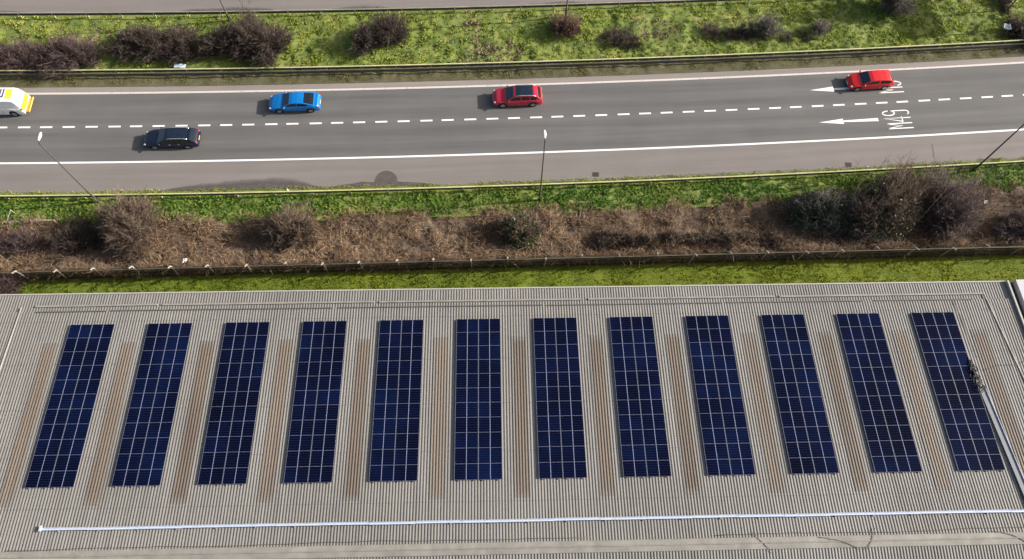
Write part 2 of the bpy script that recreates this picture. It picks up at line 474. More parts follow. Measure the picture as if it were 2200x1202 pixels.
def arc(cx, cy, rx, ry, a0, a1, n=14):
    return [(cx + rx * math.cos(math.radians(a0 + (a1 - a0) * i / n)), cy + ry * math.sin(math.radians(a0 + (a1 - a0) * i / n))) for i in range(n + 1)]
GLYPH = {
    'M': [[(0, 0), (0, 1)], [(0, 1), (.27, .40), (.54, 1)], [(.54, 1), (.54, 0)]],
    '4': [[(.40, 0), (.40, 1), (.0, .33), (.55, .33)]],
    '9': [arc(.25, .775, .25, .225, 0, 360, 20), [(.5, .775), (.5, .16)] + arc(.28, .14, .22, .13, 0, -150, 10)],
    '5': [[(.48, 1), (.08, 1), (.05, .56)] + arc(.24, .32, .26, .30, 125, -150, 18)],
}
def lettering(text, s_base, off0, height, width, name):
    mb = MB(); o = off0
    for i, ch in enumerate(text):
        for st in GLYPH[ch]:
            ribbon(mb, [(s_base - y * height, o + x * width) for x, y in st], .105, .006 + .0006 * i)
        o += (.54 if ch == 'M' else .52) * width + .19
    return mb.build(name, M['line'], road)
lettering('M49', 35.75, -2.80, 2.45, .98, 'road_lettering')
lettering('M5', 35.95, 1.15, 2.45, 1.0, 'road_lettering')
def lane_arrow(s_tip, off):
    mb = MB()
    pts = [(0, 0), (2.25, .29), (2.20, .085), (5.45, .17), (5.45, -.17), (2.20, -.085), (2.25, -.29)]
    mb.add([PV(s_tip + a, off + b, .006) for a, b in pts], [(0, 6, 5), (0, 5, 2), (0, 2, 1), (2, 5, 4, 3)])
    return mb.build('lane_arrow', M['line'], road)
lane_arrow(27.3, -1.75); lane_arrow(27.25, 1.83)

# damp silt washed on to the hard shoulder
m, t, b = nodes('damp silt fading out')
at_ = N(t, 'ShaderNodeAttribute'); at_.attribute_name = 'tint'
f = mth(t, 'ADD', mth(t, 'MULTIPLY', at_.outputs['Fac'], 1.7), mth(t, 'MULTIPLY', mth(t, 'SUBTRACT', noise(t, geo(t), 1.3, 5, .65), .5), .9))
cl = N(t, 'ShaderNodeClamp'); t.links.new(f, cl.inputs[0])
t.links.new(mth(t, 'MULTIPLY', cl.outputs[0], .88), b.inputs['Alpha'])
t.links.new(ramp(t, noise(t, geo(t), 2.0, 5, .7), [(.3, (0.0760, 0.0640, 0.0600)), (.7, (0.1200, 0.1040, 0.0976))]), b.inputs['Base Color'])
b.inputs['Roughness'].default_value = .8
M['silt'] = m
def stain(name, S, o_base, o_top, fade=True):
    """thin film of silt between two lines along the road, thinning towards o_top"""
    S = np.asarray(S, float); rows = 6; V = []; T = []
    for q in np.linspace(0, 1, rows):
        V.append(P(S, o_base + (o_top - o_base) * q, np.full(len(S), .004))); T.append(np.full(len(S), (1 - q) if fade else 1 - .45 * q ** 3))
    n = len(S); a = (np.arange(rows - 1)[:, None] * n + np.arange(n - 1)[None]).ravel()
    F = np.stack([a, a + 1, a + 1 + n, a + n], 1)
    return tag(link(name, mesh_np(name, np.concatenate(V), F, M['silt'], tint=np.concatenate(T))), kind='structure')
S1 = np.linspace(-31.2, -16.8, 40)
top1 = np.interp(S1, [-31.2, -30, -28.7, -27, -25, -23, -21.2, -19.6, -18.6, -17.6, -16.8], [-6.69, -6.4, -6.1, -5.88, -5.68, -5.52, -5.46, -5.62, -5.95, -6.38, -6.6])
stain('silt_patch', S1, np.full(40, -6.72), top1)
S2 = np.concatenate([np.linspace(-16.6, -12.62, 12), -11.6 + np.cos(np.linspace(PI, 0, 25)) * 1.0, np.linspace(-10.58, -6.9, 14)])
top2 = np.interp(S2, [-16.6, -15.6, -14.4, -13.6, -12.9, -12.61, -10.59, -9.3, -7.6, -6.9], [-6.66, -6.42, -6.28, -6.1, -6.2, -6.2, -6.2, -6.32, -6.5, -6.68])
dome = np.abs(S2 + 11.6) <= 1.001
top2 = np.where(dome, -6.2 + np.sqrt(np.maximum(0, 1 - (S2 + 11.6) ** 2)) * 1.12, top2)
stain('silt_patch', S2, np.full(len(S2), -6.72), top2, False)
S3 = np.arange(-58, 58, 1.0)
stain('silt_strip', S3, np.full(len(S3), 12.72), 13.35 + .42 * vnoise(S3, S3 * 0, 5.0, 81) + .15 * vnoise(S3, S3 * 0 + 5, 1.6, 82))

# ------------------------------------------------------------------ verges (terrain with lumps) and grass
def lumps(x, y, amp):
    return amp * (.55 * vnoise(x, y, 2.3, 1) + .45 * vnoise(x, y, .75, 2) + .25 * vnoise(x, y, .33, 3))
def med_z(s, off):
    x, y = s, off
    e = np.clip((off - 4.4) / 1.2, 0, 1) * np.clip((12.8 - off) / .8, 0, 1)
    return .03 + e * (.12 + lumps(x, y, .22))
def near_z(s, off):
    e = np.clip((-6.7 - off) / 1.0, 0, 1)
    return .03 + e * (.10 + lumps(x=s, y=off, amp=.16))
def strip_terrain(name, s0, s1, ds, o0, o1, do, zf, mat):
    S = np.concatenate([np.arange(s0, -60, 2.0), np.arange(-60, 60, ds), np.arange(60, s1 + 1, 2.0)]); O = np.linspace(o0, o1, int((o1 - o0) / do) + 1)
    SS, OO = np.meshgrid(S, O); n = len(S)
    V = P(SS.ravel(), OO.ravel(), zf(SS.ravel(), OO.ravel()))
    a = (np.arange(len(O) - 1)[:, None] * n + np.arange(n - 1)[None]).ravel()
    me = mesh_np(name, V, np.stack([a, a + 1, a + 1 + n, a + n], 1), mat, smooth=True)
    return tag(link(name, me), kind='structure')
strip_terrain('median_verge', -150, 150, .16, 5.62, 12.8, .13, med_z, M['soil_green'])
strip_terrain('road_edge_verge', -150, 150, .16, 4.4, 5.62, .13, med_z, M['soil_dry'])
strip_terrain('near_verge', -150, 150, .16, -9.9, -6.72, .13, near_z, M['soil_green'])

# bramble bank between the grass and the fence: x, y grid from the fence to the near verge
def bank_z(x, y):
    d = y - fence_y(x)
    top = np.clip((d + .05) / .25, 0, 1) * (.85 + .25 * vnoise(x, y, 3.1, 5)) * np.clip((3.6 - d) / 2.6, .14, 1)
    return np.maximum(0.02, top + lumps(x, y, .30) * np.clip(d * 2, 0, 1) + .05)
X = np.concatenate([np.arange(-140, -50, .8), np.arange(-50, 50, .18), np.arange(50, 140.2, .8)]); D = np.concatenate([np.linspace(0, .4, 6), np.linspace(.55, 7.8, 48)])
XX, DD = np.meshgrid(X, D)
yend = P(X, np.full(len(X), -9.7))[:, 1]
YY = fence_y(XX) + DD / 7.8 * (yend[None] - fence_y(X)[None])
V = np.stack([XX.ravel(), YY.ravel(), bank_z(XX.ravel(), YY.ravel())], 1); n = len(X)
a = (np.arange(len(D) - 1)[:, None] * n + np.arange(n - 1)[None]).ravel()
me = mesh_np('bramble_bank', V, np.stack([a, a + 1, a + 1 + n, a + n], 1), M['soil_brown'], smooth=True)
tag(link('bramble_bank', me), kind='structure')
# lawn between building and fence
def lawn_z(x, y): return .02 + .05 * vnoise(x, y, 2.0, 7)
Dl = np.linspace(0, 1, 18); XX, DD = np.meshgrid(X[::2], Dl); YY = fence_y(XX) * DD + (fence_y(XX) - 9.5) * (1 - DD)
n = XX.shape[1]
V = np.stack([XX.ravel(), YY.ravel(), lawn_z(XX.ravel(), YY.ravel())], 1)
a = (np.arange(len(Dl) - 1)[:, None] * n + np.arange(n - 1)[None]).ravel()
tag(link('lawn', mesh_np('lawn', V, np.stack([a, a + 1, a + 1 + n, a + n], 1), M['soil_lawn'], smooth=True)), kind='structure')

def blades(name, pos, L, wdt, lean, mat, seg=False):
    """one mesh of grass blades: pos (n,3), L lengths, lean horizontal fraction"""
    n = len(pos); th = RNG.random(n) * 2 * PI; ph = RNG.random(n) * 2 * PI
    d = np.stack([np.cos(th), np.sin(th)], 1) * wdt[:, None] / 2
    le = RNG.uniform(*lean, n)
    tip = pos + np.stack([np.cos(ph) * L * le, np.sin(ph) * L * le, L * np.sqrt(np.maximum(.05, 1 - le ** 2))], 1)
    a = pos.copy(); a[:, :2] -= d; b = pos.copy(); b[:, :2] += d
    V = np.stack([a, b, tip], 1).reshape(-1, 3)
    F = np.arange(3 * n).reshape(-1, 3)
    t = np.repeat(np.clip(RNG.normal(.5, .2, n), 0, 1), 3)
    return link(name, mesh_np(name, V, F, mat, tint=t))

def tufts(name, s, off, zf, nb, Lc, spread, mat, frame=P):
    """grass in tufts: nb blades fan outwards from each tuft centre"""
    n = len(s); a = RNG.random((n, nb)) * 2 * PI; rr = np.sqrt(RNG.random((n, nb))) * spread
    S = (s[:, None] + np.cos(a) * rr).ravel(); O = (off[:, None] + np.sin(a) * rr).ravel()
    pos = frame(S, O, zf(S, O) - .015)
    L = (Lc[:, None] * RNG.uniform(.55, 1.15, (n, nb))).ravel()
    le = np.clip(RNG.uniform(.45, .97, (n, nb)), 0, .97).ravel(); ph = (a + RNG.normal(0, .7, (n, nb))).ravel()
    th = ph + PI / 2 + RNG.normal(0, .5, n * nb); w_ = .05 + .05 * L
    d = np.stack([np.cos(th), np.sin(th)], 1) * w_[:, None] / 2
    mid = pos + np.stack([np.cos(ph) * L * le * .45, np.sin(ph) * L * le * .45, L * np.sqrt(1 - le ** 2) * .75 + .03], 1)
    tip = pos + np.stack([np.cos(ph) * L * le, np.sin(ph) * L * le, L * np.sqrt(1 - le ** 2) * .85 + .02], 1)
    A = pos.copy(); A[:, :2] -= d; B = pos.copy(); B[:, :2] += d; C_ = mid.copy(); C_[:, :2] += d; D_ = mid.copy(); D_[:, :2] -= d
    V = np.stack([A, B, C_, D_, tip], 1).reshape(-1, 3)
    k = np.arange(n * nb)[:, None] * 5
    t = np.repeat(np.clip(np.repeat(RNG.normal(.5, .2, n), nb) + RNG.normal(0, .12, n * nb), 0, 1), 5)
    return link(name, mesh_np(name, V, [k + np.array([[0, 1, 2, 3]]), k + np.array([[3, 2, 4]])], mat, tint=t))

def scatter(s0, s1, o0, o1, dens):
    n = int((s1 - s0) * (o1 - o0) * dens)
    return RNG.uniform(s0, s1, n), RNG.uniform(o0, o1, n)
def clump_len(x, y, a, b):
    c = np.clip(.5 + .55 * vnoise(x, y, .62, 21) + .35 * vnoise(x, y, 1.7, 22), 0, 1)
    return a + (b - a) * c ** 1.6

# dry patches in the median where the stalks stand pale
def dry_amount(s, off):
    f = .35 * vnoise(s, off, 4.5, 31) + .2 * vnoise(s, off, 1.6, 32)
    f = f + np.exp(-((s + 1.6) / 2.2) ** 2 - ((off - 6.9) / 1.3) ** 2) * 1.1
    f = f + np.exp(-((s - 22) / 6.5) ** 2 - ((off - 9.2) / 1.3) ** 2) * .55
    f = f + np.clip((-34 - s) / 8, 0, 1) * .5 * np.clip((8.5 - off) / 2, 0, 1)
    f = f + np.exp(-((s - 12) / 4) ** 2 - ((off - 9.5) / 1.2) ** 2) * .4
    return f
s_, o_ = scatter(-54, 56, 5.7, 12.65, 11)
dry = dry_amount(s_, o_) + RNG.normal(0, .10, len(s_)) > .30
L = clump_len(s_, o_, .07, .22)
ok = RNG.random(len(s_)) < np.clip(.72 + .5 * vnoise(s_, o_, 1.1, 24), 0, 1)
gm = ok & ~dry
tag(tufts('verge_grass', s_[gm], o_[gm], med_z, 16, L[gm], .14, M['grass_rough']), 'rough bright green grass covering the central verge between both carriageways', 'grass', kind='stuff')
gd = ok & dry
tag(tufts('dry_grass', s_[gd], o_[gd], med_z, 14, L[gd], .15, M['straw']), 'bleached straw coloured dead grass in patches of the central verge', 'dead grass', kind='stuff')
s_, o_ = scatter(-60, 62, 4.25, 5.8, 190)
L = clump_len(s_, o_, .04, .22); L *= np.clip((o_ - 4.05) / .7 + .5 * vnoise(s_, o_, .8, 41), .15, 1)
kp = RNG.random(len(s_)) < np.clip((o_ - 4.25) / .45 + .35 * vnoise(s_, o_, .9, 42), 0, 1)
tag(blades('edge_grass', P(s_, o_, med_z(s_, o_) - .01)[kp], L[kp], .04 + .04 * L[kp], (.3, .95), M['grass_dry']), 'short dull olive grass between the far white line and the central barrier', 'grass', kind='stuff')
# near verge: olive strip at the shoulder, lush green bank behind the barrier
s_, o_ = scatter(-56, 56, -7.5, -6.45, 260)
kp = RNG.random(len(s_)) < np.clip((-6.42 - o_) / .3 + .3 * vnoise(s_, o_, .7, 43), 0, 1)
L = clump_len(s_, o_, .05, .22)
tag(blades('kerbside_grass', P(s_, o_, near_z(s_, o_))[kp], L[kp], .045 + .03 * L[kp], (.3, .95), M['grass_rough']), 'narrow strip of short olive grass along the hard shoulder edge', 'grass', kind='stuff')
s_, o_ = scatter(-52, 52, -10.3, -7.35, 13)
lim = -9.65 + .45 * vnoise(s_, s_ * 0, 3.2, 44) + .25 * vnoise(s_, o_, .8, 45) + .5 * np.exp(-((s_ + 29) / 5) ** 2)
kp = o_ > lim
L = clump_len(s_, o_, .12, .34)
tag(tufts('bank_grass', s_[kp], o_[kp], near_z, 16, L[kp], .15, M['grass_green']), 'lush dark green grass band behind the near crash barrier', 'grass', kind='stuff')
# lawn blades
n = 90000; x_ = RNG.uniform(-46, 48, n); d_ = RNG.uniform(-5.6, .1, n); y_ = fence_y(x_) + d_
L = .05 + .10 * np.clip(.5 + .6 * vnoise(x_, y_, .9, 51) + .3 * vnoise(x_, y_, .35, 52), 0, 1)
kp = (vnoise(x_, y_, .5, 53) + vnoise(x_, y_, 1.4, 54) * .5 > -.85)
tag(blades('lawn_grass', np.stack([x_, y_, lawn_z(x_, y_)], 1)[kp], L[kp], np.full(kp.sum(), .05), (.3, .95), M['grass_lawn']), 'mown yellow green lawn between the warehouse eaves and the post fence', 'lawn', kind='stuff')

s_ = RNG.uniform(-44, 47, 5200); o_ = RNG.uniform(-4.6, .1, 5200); o_ = o_ + fence_y(s_)
kp = RNG.random(5200) < np.clip(.45 + .7 * vnoise(s_, o_, 1.3, 57), 0.05, 1)
tag(tufts('lawn_tufts', s_[kp], o_[kp], lawn_z, 12, RNG.uniform(.05, .15, kp.sum()), .10, M['grass_lawn'], lambda a, b, z: np.stack([a, b, z], 1)), 'slightly longer tufts of grass dotted over the mown lawn', 'grass tufts', kind='stuff')

def prisms(P0, P1, r0, r1):
    """tapered three-sided twigs"""
    n = len(P0); d = P1 - P0; d /= np.maximum(1e-6, np.linalg.norm(d, axis=1))[:, None]
    ref = np.where(np.abs(d[:, 2:3]) > .9, np.array([[1., 0, 0]]), np.array([[0, 0, 1.]]))
    a = np.cross(d, ref); a /= np.linalg.norm(a, axis=1)[:, None]; b = np.cross(d, a)
    V = np.empty((n, 6, 3))
    for k in range(3):
        q = 2 * PI * k / 3; c = a * math.cos(q) + b * math.sin(q)
        V[:, k] = P0 + c * np.asarray(r0)[:, None]; V[:, 3 + k] = P1 + c * np.asarray(r1)[:, None]
    base = np.arange(n)[:, None] * 6
    F = np.concatenate([base + np.array([[0, 1, 4, 3]]), base + np.array([[1, 2, 5, 4]]), base + np.array([[2, 0, 3, 5]])])
    return V.reshape(-1, 3), F

# dead bramble stems lying on the bank
n = 62000; x_ = RNG.uniform(-50, 50, n); q_ = RNG.random(n)
ye = P(x_, np.full(n, -9.2))[:, 1]; y_ = fence_y(x_) + .02 + q_ * (ye - fence_y(x_) - .0)
keep = RNG.random(n) < np.clip(.6 + .9 * vnoise(x_, y_, .8, 61), .08, 1)
x_, y_ = x_[keep], y_[keep]; n = len(x_)
p0 = np.stack([x_, y_, bank_z(x_, y_) - .03], 1)
th = RNG.random(n) * 2 * PI; ll = RNG.uniform(.15, .7, n); el = RNG.uniform(.05, 1.0, n)
p1 = p0 + np.stack([np.cos(th) * ll * np.cos(el), np.sin(th) * ll * np.cos(el), ll * np.sin(el) * .8 + .03], 1)
V, F = prisms(p0, p1, np.full(n, .013) + .01 * RNG.random(n), np.full(n, .006))
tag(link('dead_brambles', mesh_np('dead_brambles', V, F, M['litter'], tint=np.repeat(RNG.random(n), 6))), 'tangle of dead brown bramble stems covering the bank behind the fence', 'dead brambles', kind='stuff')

n = 9000; x_ = RNG.uniform(-50, 50, n); q_ = RNG.random(n)
ye = P(x_, np.full(n, -9.5))[:, 1]; y_ = fence_y(x_) + .15 + q_ * (ye - fence_y(x_) - .2)
keep = RNG.random(n) < np.clip(.25 + 1.3 * vnoise(x_, y_, 1.5, 63), .03, 1)
x_, y_ = x_[keep], y_[keep]; n = len(x_)
p0 = np.stack([x_, y_, bank_z(x_, y_) - .05], 1); th = RNG.random(n) * 2 * PI; ll = RNG.uniform(.35, .9, n); up_ = RNG.uniform(.15, .55, n)
dx = np.stack([np.cos(th) * ll, np.sin(th) * ll * .7, 0 * ll], 1)
p1 = p0 + dx * .5 + np.array([[0, 0, 1.0]]) * up_[:, None]; p2 = p0 + dx * 1.1 + np.array([[0, 0, .8]]) * up_[:, None]; p3 = p0 + dx * 1.7 + np.array([[0, 0, .1]]) * up_[:, None]
VV, FF, TT = [], [], []; base = 0; tn = RNG.random(n)
for a, b in ((p0, p1), (p1, p2), (p2, p3)):
    V, F = prisms(a, b, np.full(n, .016), np.full(n, .012)); VV.append(V); FF.append(F + base); base += len(V); TT.append(np.repeat(tn, 6))
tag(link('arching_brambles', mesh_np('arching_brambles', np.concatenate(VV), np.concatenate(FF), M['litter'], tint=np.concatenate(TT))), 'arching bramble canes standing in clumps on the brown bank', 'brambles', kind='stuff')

# ------------------------------------------------------------------ shrubs
def shrub(name, label, cat, x0, x1, y0, y1, h, dens, mat, group=None, sparse=0.0, ivy=None, ivy_n=0, zbase=0.1, wisp=0, seed=0):
    rng = np.random.default_rng(500 + seed)
    cx, cy = (x0 + x1) / 2, (y0 + y1) / 2; ry = (y1 - y0) / 2
    root = empty(name, (cx, cy, zbase), 0, label, cat, group)
    nc = max(1, int(round((x1 - x0) / (y1 - y0) * 1.3)))
    cents = []
    for i in range(nc):
        fx = x0 + ry * .8 + (x1 - x0 - 1.6 * ry) * ((i + .5) / nc if nc > 1 else .5)
        cents.append((fx - cx + rng.normal(0, .35), rng.normal(0, ry * .25) if nc > 1 else 0, rng.uniform(.62, 1.12) if nc > 1 else 1))
    if nc == 1: rxs = [(x1 - x0) / 2]
    else: rxs = [max(ry, (x1 - x0) / nc * .75)] * nc
    B0, B1, R0, R1, T0, T1, Q0, Q1, LV = [], [], [], [], [], [], [], [], []
    for (bx, by, sc), rx in zip(cents, rxs):
        area = rx * ry * PI; ns = max(14, int(area * dens * (h ** .5)))
        r = np.sqrt(rng.random(ns)); a = rng.random(ns) * 2 * PI
        lob = .95 + .26 * np.sin(a * 2 + rng.random() * 6) + .20 * np.sin(a * 3 + rng.random() * 6) + .14 * np.sin(a * 7 + rng.random() * 6)
        ex, ey = r * np.cos(a) * rx * lob, r * np.sin(a) * ry * lob
        hz = h * sc * np.sqrt(np.maximum(.06, 1 - (r * .95) ** 2)) * rng.uniform(.40, 1.0, ns) * (1 + .30 * np.sin(a * 4 + r * 5 + rng.random() * 6))
        b = np.stack([bx + ex * .40 + rng.normal(0, .08, ns), by + ey * .40 + rng.normal(0, .08, ns), np.full(ns, -.15)], 1)
        e = np.stack([bx + ex, by + ey, hz], 1); far = rng.random(ns) < .10
        e[far] = b[far] + (e[far] - b[far]) * rng.uniform(1.1, 1.5, (far.sum(), 1))
        m = b * .45 + e * .55 + rng.normal(0, .10, (ns, 3)); m[:, 2] += .12 * h
        rr = rng.uniform(.014, .026, ns)
        B0 += [b, m]; B1 += [m, e]; R0 += [rr, rr * .7]; R1 += [rr * .7, rr * .35]
        # fine twigs leaving the upper half of each branch
        k = 9
        tt = rng.uniform(.25, 1, (ns, k)); j = rng.integers(0, 2, (ns, k))
        st = np.where(j[..., None] == 0, b[:, None] + (m - b)[:, None] * (.5 + .5 * tt[..., None]), m[:, None] + (e - m)[:, None] * tt[..., None]).reshape(-1, 3)
        out = np.repeat((e - np.array([bx, by, h * .1])), k, 0); out /= np.maximum(.1, np.linalg.norm(out, axis=1))[:, None]
        dr = out * .65 + rng.normal(0, .55, out.shape); dr[:, 2] = np.abs(dr[:, 2]) * .7 + .08
        dr /= np.linalg.norm(dr, axis=1)[:, None]
        ln = rng.uniform(.22, .62, len(dr)) * (.7 + .12 * h)
        T0.append(st); T1.append(st + dr * ln[:, None]); Q0.append(rng.uniform(.010, .019, len(st))); Q1.append(np.full(len(st), .005))
        if ivy:
            nl = int(ivy_n * area)
            r = rng.random(nl) ** .4; a = rng.random(nl) * 2 * PI
            LV.append(np.stack([bx + r * np.cos(a) * rx, by + r * np.sin(a) * ry, h * sc * .92 * np.sqrt(np.maximum(.03, 1 - r ** 2)) * rng.uniform(.35, 1, nl)], 1))
    if wisp:   # a few long shoots standing above the shrub
        wx = rng.uniform(x0 - cx + .5, x1 - cx - .5, wisp); wy = rng.uniform(-ry * .6, ry * .8, wisp)
        b = np.stack([wx, wy, np.full(wisp, h * .4)], 1); e = b + np.stack([rng.normal(0, .35, wisp), rng.normal(.1, .3, wisp), h * rng.uniform(.45, .95, wisp)], 1)
        B0.append(b); B1.append(e); R0.append(np.full(wisp, .015)); R1.append(np.full(wisp, .006))
        for q in range(4):
            st = b + (e - b) * rng.uniform(.4, .95, (wisp, 1)); dr = rng.normal(0, .3, (wisp, 3)); dr[:, 2] = np.abs(dr[:, 2]) + .25
            T0.append(st); T1.append(st + dr); Q0.append(np.full(wisp, .012)); Q1.append(np.full(wisp, .005))
    V, F = prisms(np.concatenate(B0), np.concatenate(B1), np.concatenate(R0), np.concatenate(R1))
    link('branches', mesh_np('branches', V, F, mat, tint=np.repeat(rng.random(len(V) // 6), 6)), root)
    V, F = prisms(np.concatenate(T0), np.concatenate(T1), np.concatenate(Q0), np.concatenate(Q1))
    link('twigs', mesh_np('twigs', V, F, mat, tint=np.repeat(rng.random(len(V) // 6), 6)), root)
    if ivy:
        c = np.concatenate(LV); nl = len(c); sz = rng.uniform(.05, .13, nl)
        u = rng.normal(0, 1, (nl, 3)); u /= np.linalg.norm(u, axis=1)[:, None]
        v = np.cross(u, rng.normal(0, 1, (nl, 3))); v /= np.maximum(.01, np.linalg.norm(v, axis=1))[:, None]
        V = np.stack([c - u * sz[:, None], c + v * sz[:, None] * .6, c + u * sz[:, None], c - v * sz[:, None] * .6], 1).reshape(-1, 3)
        link('leaves', mesh_np('leaves', V, np.arange(4 * nl).reshape(-1, 4), ivy, tint=np.repeat(rng.random(nl), 4)), root)
    return root

NB = 'bare shrubs along the fence'; MBG = 'bare shrubs on the central verge'
shrub('bramble_bush', 'low pinkish brown bramble bush behind the fence at the left edge', 'bush', -47.5, -38.6, 24.2, 27.0, 1.5, 26, M['twig_purple'], NB, seed=1)
shrub('bare_shrub', 'tall pale brown bare shrub beside the foot of the left lamp post', 'shrub', -34.4, -28.3, 25.2, 30.2, 3.6, 15, M['twig_brown'], NB, seed=2)
shrub('shade_thicket', 'added dark twigs standing in for the shade left of the tall pale shrub', 'shrub', -38.6, -34.0, 25.0, 28.8, 1.7, 20, M['twig_dark'], NB, seed=3)  # added clump: its dark twigs stand in for the pale shrub's shade
shrub('bare_shrub', 'rounded brown shrub with a long dark shadow, halfway between left and middle lamp posts', 'shrub', -21.0, -15.4, 25.9, 29.6, 2.5, 24, M['twig_brown'], NB, seed=4)
shrub('ivy_bush', 'round ivy covered bush just below the middle lamp post', 'bush', -1.5, 3.0, 27.0, 30.3, 2.7, 18, M['twig_brown'], NB, ivy=M['ivy'], ivy_n=150, seed=5)
shrub('bramble_hedge', 'long low bramble hedge against the fence right of the ivy bush', 'hedge', 6.4, 23.6, 27.15, 28.9, 1.25, 34, M['twig_brown'], NB, ivy=M['bramble_leaf'], ivy_n=60, seed=6, zbase=.5)
shrub('ivy_thicket', 'ivy covered thicket in the lower left of the big clump by the fence', 'thicket', 23.4, 31.2, 28.1, 32.4, 3.0, 20, M['twig_grey'], NB, ivy=M['ivy'], ivy_n=190, seed=7)
shrub('bare_shrub', 'tall grey brown shrub in the middle of the big clump, its tips over the barrier', 'shrub', 27.2, 35.0, 28.8, 34.2, 4.8, 14, M['twig_brown'], NB, ivy=M['ivy'], ivy_n=45, wisp=46, seed=8)
shrub('bare_shrub', 'purple brown shrub left of the right lamp post, its shoots over the shoulder', 'shrub', 33.4, 39.6, 28.8, 34.4, 4.6, 14, M['twig_mauve'], NB, wisp=50, seed=9)
shrub('bare_shrub', 'purple shrub cut by the right edge of the photo, below the barrier', 'shrub', 40.2, 47.0, 28.6, 32.2, 3.2, 17, M['twig_mauve'], NB, seed=10)
shrub('bare_shrub', 'small reddish bush on the lawn corner beside the roof edge', 'bush', -46.0, -38.8, 21.0, 23.1, 1.3, 30, M['twig_purple'], None, seed=11, zbase=0)
# central verge
shrub('bare_shrub', 'wide purple brown scrub at the left end of the central verge', 'shrub', -52.0, -37.4, 43.6, 47.7, 2.2, 22, M['twig_purple'], MBG, seed=12)
shrub('bare_shrub', 'long dark twiggy shrub, left half of the dark pair on the central verge', 'shrub', -38.2, -28.8, 44.8, 48.8, 2.3, 28, M['twig_dark'], MBG, seed=13)
shrub('bare_shrub', 'taller dark shrub touching the upper left lamp post, right half of the dark pair', 'shrub', -29.8, -20.6, 45.2, 49.5, 2.8, 26, M['twig_dark'], MBG, seed=14)
shrub('bare_shrub', 'rounded dark shrub standing alone above the gap between blue and crimson cars', 'shrub', -16.0, -9.0, 46.9, 50.2, 2.2, 25, M['twig_dark'], MBG, seed=15)
shrub('bare_shrub', 'sparse reddish shrub around the foot of the upper middle lamp post', 'shrub', 2.0, 6.3, 49.4, 51.6, 2.2, 14, M['twig_red'], MBG, seed=16)
shrub('bare_shrub', 'small low dark scrub right of the reddish shrub', 'shrub', 7.4, 12.0, 48.2, 50.6, .9, 17, M['twig_dark'], MBG, seed=17)
shrub('bare_shrub', 'dark low scrub under the pale grey saplings on the central verge', 'shrub', 17.4, 23.2, 49.6, 51.3, .8, 19, M['twig_dark'], MBG, seed=18)
shrub('bare_shrub', 'pale grey misty sapling clump, larger of the two grey ones', 'sapling', 21.5, 25.3, 49.7, 51.8, 2.4, 13, M['twig_grey'], MBG, seed=19)
shrub('bare_shrub', 'small pale grey sapling alone in grass left of the scarlet car arrow', 'sapling', 27.8, 29.9, 50.4, 51.8, 1.9, 15, M['twig_grey'], MBG, seed=20)
shrub('bare_shrub', 'low dark brush between the two pale grey saplings', 'shrub', 25.0, 28.2, 49.8, 50.9, .6, 18, M['twig_dark'], MBG, seed=23)
shrub('bare_tree', 'lilac grey bare tree cut by the top edge beside the sign shadow', 'tree', 34.2, 37.4, 52.6, 55.6, 4.6, 24, M['twig_grey'], None, wisp=24, seed=21)
shrub('thorn_scrub', 'dark low scrub flecked with white at the upper right corner', 'scrub', 46.0, 51.5, 50.6, 53.4, 1.3, 30, M['twig_dark'], None, seed=22)
shrub('thorn_scrub', 'dark narrow brush strip running up to the top edge near the right corner', 'scrub', 46.3, 48.2, 53.6, 57.5, .9, 30, M['twig_dark'], None, seed=24)

# ------------------------------------------------------------------ crash barriers
def barrier(label, off, h, rails, phase, mat, post_up=.10):
    root = empty('crash_barrier', tuple(P(0.0, off)), 0, label, 'crash barrier', 'crash barriers along the road')
    ox = root.location
    S = np.arange(-58, 60.1, 2.0)
    for (dz, do) in rails:
        # corrugated beam profile swept along the road
        prof = [(-.15, .06), (-.13, .12), (-.05, .12), (-.03, .05), (.03, .05), (.05, .12), (.13, .12), (.15, .06)]
        prof = [(.155 - b, a) for a, b in prof]                       # (across, up)
        V = []; m = len(prof)
        for a_, z_ in prof: V.append(P(S, np.full(len(S), off + do + a_ - .05), np.full(len(S), h + dz + z_)))
        V = np.stack(V, 1).reshape(-1, 3) - np.array(ox)
        F = []
        for k_ in range(m - 1):
            a = np.arange(len(S) - 1) * m + k_
            F.append(np.stack([a, a + m, a + m + 1, a + 1], 1))
        link('rail', mesh_np('rail', V, np.concatenate(F), M['rail_shaded']), root)
        # pale top strip: weathered metal with the sunlit edge painted in
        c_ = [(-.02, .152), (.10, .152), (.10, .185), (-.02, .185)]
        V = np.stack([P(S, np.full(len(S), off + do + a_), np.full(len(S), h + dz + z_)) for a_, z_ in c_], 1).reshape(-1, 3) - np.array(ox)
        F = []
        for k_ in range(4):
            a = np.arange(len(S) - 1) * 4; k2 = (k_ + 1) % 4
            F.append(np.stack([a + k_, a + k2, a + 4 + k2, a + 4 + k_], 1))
        link('top_rail', mesh_np('top_rail', V, np.concatenate(F), mat if dz == 0 else M['rail_shaded']), root)
    pb = MB()
    pb.box((0, 0, (h + post_up) / 2 - .15), (.09, .10, h + post_up + .30)); pb.box((0, -.06, h), (.14, .12, .22))
    proto = None; s = -57 + phase
    while s < 59:
        p = P(s, off + .09) - np.array(ox)
        if proto is None: o = proto = pb.build('post', M['post'], root)
        else: o = proto.copy(); COL.objects.link(o); o.parent = root
        o.location = p; o.rotation_euler = (0, 0, ang(s)); s += 3.2
    return root
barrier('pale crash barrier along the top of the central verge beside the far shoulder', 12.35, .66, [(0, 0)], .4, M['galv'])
barrier('double rail crash barrier at the foot of the central verge, above the far white line', 5.62, .66, [(0, 0), (-.14, -.30)], 1.3, M['galv_green'], .02)
